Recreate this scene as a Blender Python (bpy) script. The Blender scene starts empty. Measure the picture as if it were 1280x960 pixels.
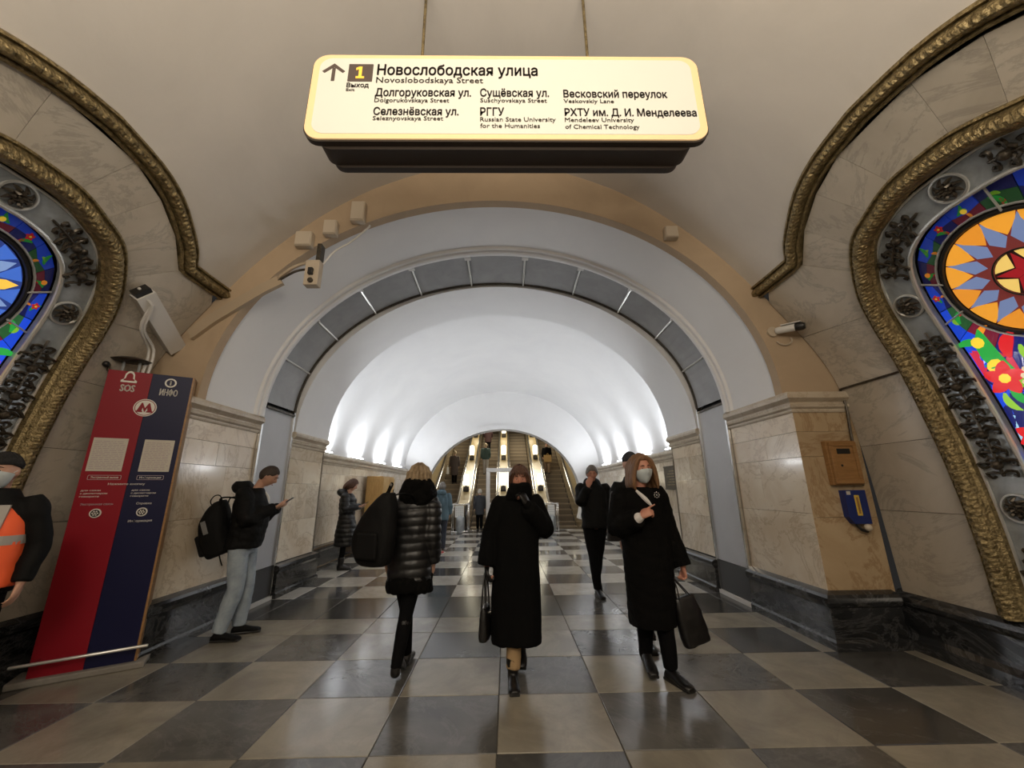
import bpy, bmesh, math, random
import numpy as np
from mathutils import Vector, Matrix
sc = bpy.context.scene
COL = sc.collection
rnd = random.Random(7)
PI = math.pi
C = -0.07            # x of the hall's centre line

# ------------------------------------------------------------------ camera
FPX, YAW, PITCH, ROLL = 487.88, .016529, .26245, -.010972
cam = bpy.data.cameras.new('camera'); camo = bpy.data.objects.new('camera', cam); COL.objects.link(camo)
cam.sensor_fit = 'HORIZONTAL'; cam.sensor_width = 36; cam.lens = 36 * FPX / 1280; cam.clip_start = .05; cam.clip_end = 200
_f = Vector((math.sin(YAW) * math.cos(PITCH), math.cos(YAW) * math.cos(PITCH), math.sin(PITCH)))
_r = Vector((math.cos(YAW), -math.sin(YAW), 0)); _u = _r.cross(_f)
_r2 = _r * math.cos(ROLL) + _u * math.sin(ROLL); _u2 = -_r * math.sin(ROLL) + _u * math.cos(ROLL)
_m = Matrix((_r2, _u2, -_f)).transposed().to_4x4(); _m.translation = Vector((.0675, 0, 1.5))
camo.matrix_world = _m
sc.camera = camo
# ------------------------------------------------------------------ world, light, exposure
w = bpy.data.worlds.new('world'); sc.world = w; w.use_nodes = True
w.node_tree.nodes['Background'].inputs[0].default_value = (.9, .85, .8, 1)
w.node_tree.nodes['Background'].inputs[1].default_value = .02
sc.view_settings.view_transform = 'Standard'; sc.view_settings.look = 'None'
sc.view_settings.exposure = 0.0; sc.view_settings.gamma = 1; sc.view_settings.use_curve_mapping = False

def area(name, loc, size, power, color, rot=(0, 0, 0), sy=None, spread=None):
    l = bpy.data.lights.new(name, 'AREA'); l.energy = power; l.color = color; l.size = size
    if sy: l.shape = 'RECTANGLE'; l.size_y = sy
    if spread: l.spread = spread
    o = bpy.data.objects.new(name, l); COL.objects.link(o); o.location = loc; o.rotation_euler = rot
    return o
WARM = (1, .88, .72)
# unseen fill lights added behind the camera to brighten the hall and its vault
area('hall_fill', (C, -1.6, 3.3), 3.0, 265, WARM, (math.radians(168), 0, 0), 2.0)
area('hall_fill', (C, -2.4, 4.2), 1.2, 110, WARM, (math.radians(35), 0, 0))
area('hall_fill', (C, -6.5, 4.2), 1.2, 72, WARM)
# strip lamps of the passage shine from its cornices (see cove_lamp), unseen fill lights are added to brighten the stair tunnel
area('tunnel_fill', (C, 22.0, 6.6), 5.0, 330, (1, .88, .66), (math.radians(-20), 0, 0), 1.0)

area('tunnel_fill', (C, 17.2, 4.3), 3.0, 48, (1, .88, .66), (math.radians(50), 0, 0), .6)
# ------------------------------------------------------------------ materials
MATS = {}
def nd(nt, t, **k):
    n = nt.nodes.new(t)
    for a, b in k.items():
        if a[0] == '_': n.inputs[a[1:].replace('_', ' ')].default_value = b
        else: setattr(n, a, b)
    return n
def mat(name, col, rough=.5, metal=0, emit=None, es=0, col2=None, nscale=3, nmix=1.0, bump=0, bscale=60, coat=0, rand=0, vein=None, spec=None, stretch=None, trans=0, sheen=0):
    if name in MATS: return MATS[name]
    m = bpy.data.materials.new(name); m.use_nodes = True; nt = m.node_tree; b = nt.nodes['Principled BSDF']
    b.inputs['Roughness'].default_value = rough; b.inputs['Metallic'].default_value = metal
    if spec is not None: b.inputs['Specular IOR Level'].default_value = spec
    if coat: b.inputs['Coat Weight'].default_value = coat; b.inputs['Coat Roughness'].default_value = .08
    if trans: b.inputs['Transmission Weight'].default_value = trans
    if sheen: b.inputs['Sheen Weight'].default_value = sheen; b.inputs['Sheen Roughness'].default_value = .5
    src = None
    if col2 or rand or vein or bump:
        tc = nd(nt, 'ShaderNodeTexCoord'); mp = nd(nt, 'ShaderNodeMapping')
        nt.links.new(tc.outputs['Object'], mp.inputs[0])
        if stretch: mp.inputs['Scale'].default_value = stretch
        oi = nd(nt, 'ShaderNodeObjectInfo')
        if rand:
            cm = nd(nt, 'ShaderNodeCombineXYZ'); mu = nd(nt, 'ShaderNodeMath', operation='MULTIPLY'); mu.inputs[1].default_value = 37
            nt.links.new(oi.outputs['Random'], mu.inputs[0])
            for i in range(3): nt.links.new(mu.outputs[0], cm.inputs[i])
            nt.links.new(cm.outputs[0], mp.inputs['Location'])
    if col2 or rand or vein:
        n = nd(nt, 'ShaderNodeTexNoise', _Scale=nscale, _Detail=8.0, _Roughness=.62, _Distortion=.6)
        nt.links.new(mp.outputs[0], n.inputs['Vector'])
        rp = nd(nt, 'ShaderNodeValToRGB'); rp.color_ramp.elements[0].position = .36; rp.color_ramp.elements[1].position = .66
        rp.color_ramp.elements[0].color = (*col, 1); rp.color_ramp.elements[1].color = (*(col2 or col), 1)
        nt.links.new(n.outputs['Fac'], rp.inputs[0]); src = rp.outputs[0]
        if vein:
            n2 = nd(nt, 'ShaderNodeTexNoise', _Scale=nscale * .55, _Detail=10.0, _Roughness=.7, _Distortion=2.2)
            nt.links.new(mp.outputs[0], n2.inputs['Vector'])
            r2 = nd(nt, 'ShaderNodeValToRGB'); e = r2.color_ramp.elements
            e[0].position = .47; e[0].color = (0, 0, 0, 1); e[1].position = .5; e[1].color = (1, 1, 1, 1)
            e2 = r2.color_ramp.elements.new(.53); e2.color = (0, 0, 0, 1)
            nt.links.new(n2.outputs['Fac'], r2.inputs[0])
            mf = nd(nt, 'ShaderNodeMath', operation='MULTIPLY'); mf.inputs[1].default_value = vein[3]
            nt.links.new(r2.outputs[0], mf.inputs[0])
            mx = nd(nt, 'ShaderNodeMix', data_type='RGBA'); nt.links.new(mf.outputs[0], mx.inputs[0])
            nt.links.new(src, mx.inputs[6]); mx.inputs[7].default_value = (*vein[:3], 1); src = mx.outputs[2]
        if rand:
            hs = nd(nt, 'ShaderNodeHueSaturation'); mr = nd(nt, 'ShaderNodeMapRange')
            mr.inputs['To Min'].default_value = 1 - rand; mr.inputs['To Max'].default_value = 1 + rand
            nt.links.new(oi.outputs['Random'], mr.inputs[0]); nt.links.new(mr.outputs[0], hs.inputs['Value'])
            nt.links.new(src, hs.inputs['Color']); src = hs.outputs[0]
        nt.links.new(src, b.inputs['Base Color'])
    else: b.inputs['Base Color'].default_value = (*col, 1)
    if bump:
        n3 = nd(nt, 'ShaderNodeTexNoise', _Scale=bscale, _Detail=4.0); bp = nd(nt, 'ShaderNodeBump', _Strength=bump, _Distance=.01)
        nt.links.new(mp.outputs[0], n3.inputs['Vector']); nt.links.new(n3.outputs['Fac'], bp.inputs['Height']); nt.links.new(bp.outputs[0], b.inputs['Normal'])
    if emit: b.inputs['Emission Color'].default_value = (*emit, 1); b.inputs['Emission Strength'].default_value = es
    MATS[name] = m; return m

M_pl = mat('warm_plaster', (.62, .58, .53), .75, col2=(.56, .525, .48), nscale=.8, bump=.08, bscale=25)
M_bei = mat('beige_plaster', (.46, .345, .23), .8, col2=(.40, .30, .20), nscale=1.1, bump=.1, bscale=20)
M_wh = mat('white_plaster', (.80, .80, .80), .7, col2=(.76, .76, .765), nscale=.9, bump=.05, bscale=20)
M_mar = mat('pale_marble', (.76, .68, .55), .16, col2=(.64, .53, .39), nscale=1.7, rand=.10, vein=(.38, .28, .18, .5), coat=.2)
M_pyl = mat('pylon_marble', (.50, .45, .375), .3, col2=(.42, .37, .30), nscale=1.5, rand=.10, vein=(.22, .20, .17, .45))
M_brn = mat('honey_marble', (.46, .35, .22), .3, col2=(.38, .275, .16), nscale=1.6, rand=.08, vein=(.24, .13, .05, .6))
M_cor = mat('cornice_marble', (.56, .49, .39), .25, col2=(.48, .40, .30), nscale=3, vein=(.3, .22, .14, .35))
M_blk = mat('dark_marble', (.012, .013, .014), .16, col2=(.03, .031, .033), nscale=2.2, vein=(.22, .22, .22, .22), coat=.2, stretch=(1, 1, 2))
M_tl = mat('light_floor_stone', (.29, .265, .21), .2, col2=(.19, .172, .135), nscale=2.2, rand=.16, vein=(.2, .17, .14, .3), bump=.03, bscale=14)
M_td = mat('dark_floor_stone', (.055, .054, .05), .18, col2=(.10, .096, .088), nscale=2.2, rand=.3, vein=(.15, .14, .13, .3), bump=.03, bscale=14)
M_tp = mat('pale_floor_marble', (.52, .50, .46), .13, col2=(.40, .385, .35), nscale=2.0, rand=.14, vein=(.3, .27, .22, .3), bump=.02, bscale=12)
M_tk = mat('slate_floor_marble', (.07, .072, .078), .12, col2=(.12, .12, .125), nscale=2.0, rand=.3, vein=(.25, .25, .25, .3), bump=.02, bscale=12)
M_grout = mat('grout', (.05, .045, .04), .8)
M_gold = mat('aged_gilding', (.36, .28, .14), .36, .65, col2=(.11, .08, .035), nscale=30, bump=.9, bscale=70)
M_silv = mat('burnished_steel', (.42, .45, .47), .33, .35, col2=(.27, .29, .30), nscale=6)
M_iron = mat('dark_bronze', (.05, .04, .03), .38, .6, col2=(.10, .085, .065), nscale=30)
M_chr = mat('chrome', (.75, .75, .74), .15, 1)
M_rim = mat('bright_rim', (.75, .75, .72), .3, .7)
M_gate = mat('grey_steel_panel', (.34, .345, .35), .5, .1, col2=(.29, .295, .30), nscale=4)
M_gates = mat('light_steel_panel', (.50, .51, .53), .45, .05, col2=(.46, .47, .49), nscale=2)
M_gated = mat('dark_steel_panel', (.05, .052, .056), .4, .1)
M_black = mat('black_paint', (.012, .011, .010), .45)
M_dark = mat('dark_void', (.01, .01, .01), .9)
M_white = mat('white_paint', (.62, .60, .57), .5)
M_wood = mat('yellow_wood', (.52, .32, .11), .45, col2=(.40, .23, .07), nscale=6, stretch=(6, 6, 1))
M_wood2 = mat('brown_wood', (.34, .18, .065), .45, col2=(.25, .125, .04), nscale=6, stretch=(1, 1, 6))
M_lamp = mat('cove_tube', (1, 1, 1), .5, emit=(.93, .96, 1), es=30)
M_glow = mat('lamp_globe', (1, 1, 1), .4, emit=(1, .93, .70), es=2.4)

# ------------------------------------------------------------------ helpers
def mk(name, verts, faces, m=None, parent=None, smooth=False, mats=None, fm=None):
    me = bpy.data.meshes.new(name); me.from_pydata([tuple(map(float, v)) for v in verts], [], [tuple(f) for f in faces]); me.update()
    for x in (mats or ([m] if m else [])): me.materials.append(x)
    if fm: me.polygons.foreach_set('material_index', fm)
    if smooth:
        me.polygons.foreach_set('use_smooth', [True] * len(me.polygons)); me.set_sharp_from_angle(angle=math.radians(42))
    o = bpy.data.objects.new(name, me); COL.objects.link(o)
    if parent: o.parent = parent
    return o
def tag(o, label=None, cat=None, group=None, kind=None):
    if label: o['label'] = label
    if cat: o['category'] = cat
    if group: o['group'] = group
    if kind: o['kind'] = kind
    return o
def thing(name, label, cat, loc=(0, 0, 0), rz=0, group=None, kind=None):
    o = bpy.data.objects.new(name, None); COL.objects.link(o); o.empty_display_size = .1
    o.location = loc; o.rotation_euler = (0, 0, rz); tag(o, label, cat, group, kind); return o
class MB:
    def __init__(s): s.v = []; s.f = []; s.m = []
    def add(s, vf, mi=0):
        n = len(s.v); s.v += [tuple(p) for p in vf[0]]; s.f += [tuple(i + n for i in f) for f in vf[1]]; s.m += [mi] * len(vf[1]); return s
    def box(s, a, b, mi=0):
        return s.add(boxm(a, b), mi)
    def build(s, name, m, parent=None, smooth=False, mats=None):
        return mk(name, s.v, s.f, m, parent, smooth, mats, s.m if mats else None)
def boxm(a, b):
    x0, y0, z0 = a; x1, y1, z1 = b
    return ([(x0, y0, z0), (x1, y0, z0), (x1, y1, z0), (x0, y1, z0), (x0, y0, z1), (x1, y0, z1), (x1, y1, z1), (x0, y1, z1)],
            [(0, 3, 2, 1), (4, 5, 6, 7), (0, 1, 5, 4), (1, 2, 6, 5), (2, 3, 7, 6), (3, 0, 4, 7)])
def bevbox(a, b, r=.01):
    """box with chamfered vertical and horizontal edges"""
    bm = bmesh.new(); V, F = boxm(a, b); vs = [bm.verts.new(p) for p in V]
    for f in F: bm.faces.new([vs[i] for i in f])
    bmesh.ops.bevel(bm, geom=bm.edges[:], offset=r, segments=2, affect='EDGES', profile=.5)
    bm.verts.ensure_lookup_table(); bm.verts.index_update()
    out = ([tuple(v.co) for v in bm.verts], [tuple(v.index for v in f.verts) for f in bm.faces]); bm.free(); return out
def xf(vf, M):
    return ([tuple(M @ Vector(p)) for p in vf[0]], vf[1])
def grid(P, closed_u=False):
    """P: rows x cols of points -> verts, faces"""
    R = len(P); K = len(P[0]); V = [p for r in P for p in r]; F = []
    for i in range(R - (0 if closed_u else 1)):
        for j in range(K - 1):
            a = i * K + j; b = ((i + 1) % R) * K + j; F.append((a, a + 1, b + 1, b))
    return V, F
def slab(P, Q):
    """closed solid between two equal grids P (front) and Q (back)"""
    R = len(P); K = len(P[0]); V = [p for r in P for p in r] + [p for r in Q for p in r]; n = R * K; F = []
    for i in range(R - 1):
        for j in range(K - 1):
            a = i * K + j; b = a + K
            F.append((a, a + 1, b + 1, b)); F.append((n + a, n + b, n + b + 1, n + a + 1))
    for i in range(R - 1):
        a = i * K; b = a + K; F.append((a, b, n + b, n + a)); a += K - 1; b += K - 1; F.append((a, n + a, n + b, b))
    for j in range(K - 1):
        F.append((j, n + j, n + j + 1, j + 1)); a = (R - 1) * K + j; F.append((a, a + 1, n + a + 1, n + a))
    return V, F
def catmull(P, k=6):
    P = [np.array(p, float) for p in P]; n = len(P); out = []
    for i in range(n - 1):
        p0 = P[max(0, i - 1)]; p1 = P[i]; p2 = P[i + 1]; p3 = P[min(n - 1, i + 2)]
        for s in range(k):
            t = s / k; out.append(.5 * ((2 * p1) + (-p0 + p2) * t + (2 * p0 - 5 * p1 + 4 * p2 - p3) * t * t + (-p0 + 3 * p1 - 3 * p2 + p3) * t ** 3))
    out.append(P[-1]); return out
def tube(pts, rad, n=10, k=4, cap=True, smooth_path=True, flat=1.0, up=None):
    """tube along points; rad a number or a list per point; flat squashes it along the second axis"""
    if not hasattr(rad, '__len__'): rad = [rad] * len(pts)
    Q = [np.array([*p, r], float) for p, r in zip(pts, rad)]
    if smooth_path and len(Q) > 2: Q = catmull(Q, k)
    pos = [q[:3] for q in Q]; rr = [q[3] for q in Q]
    T = [pos[min(i + 1, len(pos) - 1)] - pos[max(i - 1, 0)] for i in range(len(pos))]; T = [t / (np.linalg.norm(t) + 1e-9) for t in T]
    a = np.array(up, float) if up is not None else (np.array([0, 0, 1.]) if abs(T[0][2]) < .9 else np.array([1., 0, 0]))
    u = a - T[0] * (a @ T[0]); u /= np.linalg.norm(u); rings = []
    for p, t, r in zip(pos, T, rr):
        u = u - t * (u @ t); u /= np.linalg.norm(u) + 1e-9; v = np.cross(t, u)
        rings.append([p + r * (math.cos(2 * PI * j / n) * v + flat * math.sin(2 * PI * j / n) * u) for j in range(n)])
    if cap:
        rings = [[pos[0] - T[0] * rr[0] * .5 + (q - pos[0]) * .75 for q in rings[0]]] + rings + [[pos[-1] + T[-1] * rr[-1] * .5 + (q - pos[-1]) * .75 for q in rings[-1]]]
    V = [p for r in rings for p in r]; F = []; m = len(rings)
    for i in range(m - 1):
        for j in range(n):
            a_ = i * n + j; b_ = i * n + (j + 1) % n; F.append((a_, b_, b_ + n, a_ + n))
    F.append(tuple(range(n - 1, -1, -1))); F.append(tuple((m - 1) * n + j for j in range(n)))
    return V, F
def loft(rings, n=20, e=2.0, k=3):
    """rings: (z, cx, cy, rx, ry) stacked horizontal ellipses -> closed body"""
    Q = catmull(rings, k) if k > 1 else [np.array(r, float) for r in rings]; V = []; F = []
    for z, cx, cy, rx, ry in Q:
        for j in range(n):
            a = 2 * PI * j / n; c = math.cos(a); s = math.sin(a)
            V.append((cx + rx * math.copysign(abs(c) ** (2 / e), c), cy + ry * math.copysign(abs(s) ** (2 / e), s), z))
    m = len(Q)
    for i in range(m - 1):
        for j in range(n):
            a = i * n + j; b = i * n + (j + 1) % n; F.append((a, b, b + n, a + n))
    F.append(tuple(range(n - 1, -1, -1))); F.append(tuple((m - 1) * n + j for j in range(n)))
    return V, F
def ball(c, r, n=14, m=9, M=None):
    if not hasattr(r, '__len__'): r = (r, r, r)
    V = [(0, 0, -1)]; F = []
    for i in range(1, m):
        a = -PI / 2 + PI * i / m
        for j in range(n): b = 2 * PI * j / n; V.append((math.cos(a) * math.cos(b), math.cos(a) * math.sin(b), math.sin(a)))
    V.append((0, 0, 1)); t = len(V) - 1
    for j in range(n): F.append((0, 1 + (j + 1) % n, 1 + j)); F.append((t, 1 + (m - 2) * n + j, 1 + (m - 2) * n + (j + 1) % n))
    for i in range(m - 2):
        for j in range(n):
            a = 1 + i * n + j; b = 1 + i * n + (j + 1) % n; F.append((a, b, b + n, a + n))
    V = [Vector((p[0] * r[0], p[1] * r[1], p[2] * r[2])) for p in V]
    if M is not None: V = [M @ p for p in V]
    return [tuple(p + Vector(c)) for p in V], F
def disc(c, r, h, n=24, axis='z', r2=None):
    r2 = r if r2 is None else r2
    V = [(r * math.cos(2 * PI * i / n), r * math.sin(2 * PI * i / n), 0) for i in range(n)] + [(r2 * math.cos(2 * PI * i / n), r2 * math.sin(2 * PI * i / n), h) for i in range(n)]
    F = [tuple(range(n - 1, -1, -1)), tuple(range(n, 2 * n))] + [(i, (i + 1) % n, n + (i + 1) % n, n + i) for i in range(n)]
    if axis == 'y': V = [(x, z, y) for x, y, z in V]; F = [tuple(reversed(f)) for f in F]
    if axis == 'x': V = [(z, x, y) for x, y, z in V]
    return [(p[0] + c[0], p[1] + c[1], p[2] + c[2]) for p in V], F
def _glyphs(s, sp):
    cu = bpy.data.curves.new('t', 'FONT'); cu.body = s; cu.size = 1.0; cu.extrude = .02; cu.space_character = sp; cu.resolution_u = 2
    o = bpy.data.objects.new('t', cu); COL.objects.link(o)
    dg = bpy.context.evaluated_depsgraph_get(); me = bpy.data.meshes.new_from_object(o.evaluated_get(dg))
    V = [tuple(v.co) for v in me.vertices]; F = [tuple(p.vertices) for p in me.polygons]
    bpy.data.objects.remove(o); bpy.data.curves.remove(cu); bpy.data.meshes.remove(me)
    return V, F
def text_vf(s, width=None, height=.1, bold=0.0, depth=.002, sp=1.0):
    """lettering in the xz plane facing -y, lower left corner of the first capital at the origin"""
    V, F = _glyphs(s.replace('н', 'п'), sp)
    if 'н' in s:                              # this letter is drawn as two stems and a bar in the place of its neighbour's shape
        P_, _ = _glyphs('п', sp); w_ = max(p[0] for p in P_) - min(p[0] for p in P_); h_ = max(p[1] for p in P_); st_ = .105
        for i_, ch in enumerate(s):
            if ch != 'н': continue
            r_ = max(p[0] for p in _glyphs(s[:i_].replace('н', 'п') + 'п', sp)[0]); l_ = r_ - w_
            F = [f for f in F if not (l_ - .01 < sum(V[q][0] for q in f) / len(f) < r_ + .01)]
            for a, b, c_, d_ in ((l_, 0, l_ + st_ * .8, h_), (r_ - st_ * .8, 0, r_, h_), (l_ + .02, h_ * .43, r_ - .02, h_ * .43 + st_ * .75)):
                n_ = len(V); B_ = boxm((a, b, -.02), (c_, d_, .02)); V += B_[0]; F += [tuple(q + n_ for q in f) for f in B_[1]]
    used = sorted({q for f in F for q in f}); mp_ = {q: k for k, q in enumerate(used)}; V = [V[q] for q in used]; F = [tuple(mp_[q] for q in f) for f in F]
    q_ = height / .682; x0 = min(v[0] for v in V) * q_; x1 = max(v[0] for v in V) * q_; k = width / (x1 - x0) if width else 1
    V = [((v[0] * q_ - x0) * k, -v[2] * depth / .02, v[1] * q_) for v in V]
    if bold:
        o_ = MB(); b_ = bold * height
        for dx, dz in ((-b_, 0), (b_, 0), (0, b_), (0, -b_)): o_.add(([(x + dx, y, z + dz) for x, y, z in V], F))
        return o_.v, o_.f
    return V, F

# the central hall's cross-section: (half width, z), smoothed
_pr = catmull([(4.05, 0), (4.03, .5), (3.99, 1.5), (3.93, 2.2), (3.86, 2.6), (3.74, 2.9), (3.56, 3.2), (3.17, 3.75), (2.75, 4.27), (2.2, 4.78), (1.7, 5.13), (1.3, 5.33), (.85, 5.5), (.4, 5.6), (0, 5.63)], 5)
PRX = np.array([p[0] for p in _pr]); PRZ = np.array([p[1] for p in _pr])
def hp(side, y, z, off=0.0):
    """a point on the hall's side surface at height z, off metres towards the hall"""
    h = float(np.interp(z, PRZ, PRX)); d = (float(np.interp(z + .03, PRZ, PRX)) - float(np.interp(z - .03, PRZ, PRX))) / .06
    L = math.hypot(1, d)
    return np.array([C + side * (h - off / L), y, z + off * d / L])
def hn(side, y, z):
    return (hp(side, y, z, 1) - hp(side, y, z, 0))
# ================================================================== SETTING
def struct(o, label, cat): return tag(o, label, cat, kind='structure')
WT, DT = .7524, .679
# ---- floor: every slab a piece
floor = thing('floor', 'polished stone floor of dark and light rectangular slabs', 'floor', kind='structure')
mb = MB().box((-4.6, -9, -.12), (4.5, 16.3, -.012)); mb.build('screed', M_grout, floor)
def tile_mesh(w_, d_, m):
    me = bpy.data.meshes.new('floor_tile'); b = bmesh.new(); V, F = boxm((0, 0, -.012), (w_, d_, 0)); vs = [b.verts.new(p) for p in V]
    for f in F: b.faces.new([vs[i] for i in f])
    b.edges.ensure_lookup_table()
    bmesh.ops.bevel(b, geom=[e for e in b.edges if all(v.co.z > -.001 for v in e.verts)], offset=.0035, segments=1, affect='EDGES')
    b.to_mesh(me); b.free(); me.materials.append(m); return me
g = .005
TM = {}
def put_tile(x, y, w_, d_, m):
    k = (round(w_, 3), round(d_, 3), m.name)
    if k not in TM: TM[k] = tile_mesh(w_ - g, d_ - g, m)
    o = bpy.data.objects.new('floor_tile', TM[k]); COL.objects.link(o); o.parent = floor
    o.location = (x + g / 2, y + g / 2, (((x * 7.3 + y * 3.1) * 1.7) % 1 - .5) * .0012)
Y1 = 2.7777                                   # a joint line in front of the camera
for j in range(-3, 3):
    for i in range(-6, 6):
        odd = (i + j) % 2                     # row 0 (Y 2.78..3.46): slab [-1,0] dark
        put_tile(i * WT, Y1 + j * DT, WT, DT, M_td if odd else M_tl)
yb = Y1 + 3 * DT                              # 4.815
for j, (d_, m) in enumerate([(.52, M_tl), (.94, M_td)]):
    for i in range(-5, 5): put_tile(i * WT, yb, WT, d_, m)
    yb += d_
NR = 14; dr = (16.3 - yb) / NR
for j in range(NR):
    for i in range(-5, 5):
        put_tile(i * WT, yb + j * dr, WT, dr, M_tk if (i + j) % 2 == 0 else M_tp)
# near rows behind the camera
mb = MB()
for j in range(-16, -3):
    for i in range(-6, 6):
        mb.add(boxm((i * WT + g / 2, Y1 + j * DT + g / 2, -.012), ((i + 1) * WT - g / 2, Y1 + (j + 1) * DT - g / 2, 0)), 1 if (i + j) % 2 else 0)
mb.build('floor_tile', None, floor, mats=[M_tl, M_td])['kind'] = 'stuff'

# ---- pylon side curves in (y, z); yc centre of the niche, measured on the far half
def arch_curve(spec, yc, n=5):
    """spec: list of (half width, z) from the bottom to the top (0, ztop) -> full curve far side first"""
    h = catmull([(a, b) for a, b in spec], n)
    return [np.array([yc + p[0], p[1]]) for p in h] + [np.array([yc - p[0], p[1]]) for p in reversed(h[:-1])]
OUT_ = [(1.09, .5), (1.08, 1.0), (1.11, 1.6), (1.17, 2.2), (1.20, 2.6), (1.18, 2.95), (1.06, 3.25), (.84, 3.55), (.5, 3.74), (.2, 3.805), (0, 3.81)]
MET_ = [(.93, .5), (.92, 1.1), (.95, 1.8), (1.0, 2.5), (.99, 2.85), (.93, 3.12), (.78, 3.38), (.55, 3.55), (.25, 3.63), (0, 3.64)]
GLS_ = [(.64, .5), (.64, 1.2), (.68, 1.85), (.75, 2.5), (.755, 2.8), (.71, 3.05), (.58, 3.28), (.38, 3.40), (.18, 3.445), (0, 3.45)]
MOLD = [(4.2, 3.755), (3.9, 3.755), (3.60, 3.76), (3.55, 3.79), (3.45, 3.88), (3.25, 3.99), (3.0, 4.10), (2.7, 4.17), (2.3, 4.20)]
def mold_curve(yc):
    h = MOLD; far = [(p[0] + (yc - 2.3 if p[0] < 3.7 else 0), p[1]) for p in h]
    near = [(2 * yc - p[0], p[1]) for p in reversed(h[:-1])]
    near[-1] = (.4, 3.755)
    return [np.array(p) for p in far[:3]] + catmull(far[3:], 3)[:-1] + catmull([far[-1]] + near[:6], 3) + [np.array(p) for p in near[6:]]
def sweep(side, path, prof, ripple=None, n_across=None, base=0.0):
    """sweep a profile [(across, height)] along a (y, z) path lying on the hall surface"""
    P3 = [hp(side, p[0], p[1], base) for p in path]; rows = []; s = 0
    for i, p in enumerate(path):
        a = P3[max(0, i - 1)]; b = P3[min(len(P3) - 1, i + 1)]; t = b - a; t /= np.linalg.norm(t)
        nn = hn(side, p[0], p[1]); nn = nn - t * (nn @ t); nn /= np.linalg.norm(nn); ac = np.cross(t, nn)
        if i: s += np.linalg.norm(P3[i] - P3[i - 1])
        rows.append([P3[i] + ac * q[0] + nn * (q[1] + (ripple(s, j, q) if ripple else 0)) for j, q in enumerate(prof)])
    V, F = grid(rows)
    n = len(prof); m = len(rows)
    F += [(i * n + n - 1, i * n, (i + 1) * n, (i + 1) * n + n - 1) for i in range(m - 1)]
    F += [tuple(range(n)), tuple((m - 1) * n + j for j in range(n - 1, -1, -1))]
    return V, F
def resample(path, d):
    P = [np.array(p, float) for p in path]; L = [0]
    for a, b in zip(P, P[1:]): L.append(L[-1] + np.linalg.norm(b - a))
    n = max(2, int(L[-1] / d)); out = []
    for s in np.linspace(0, L[-1], n): out.append(np.array([np.interp(s, L, [p[0] for p in P]), np.interp(s, L, [p[1] for p in P])]))
    return out

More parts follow.
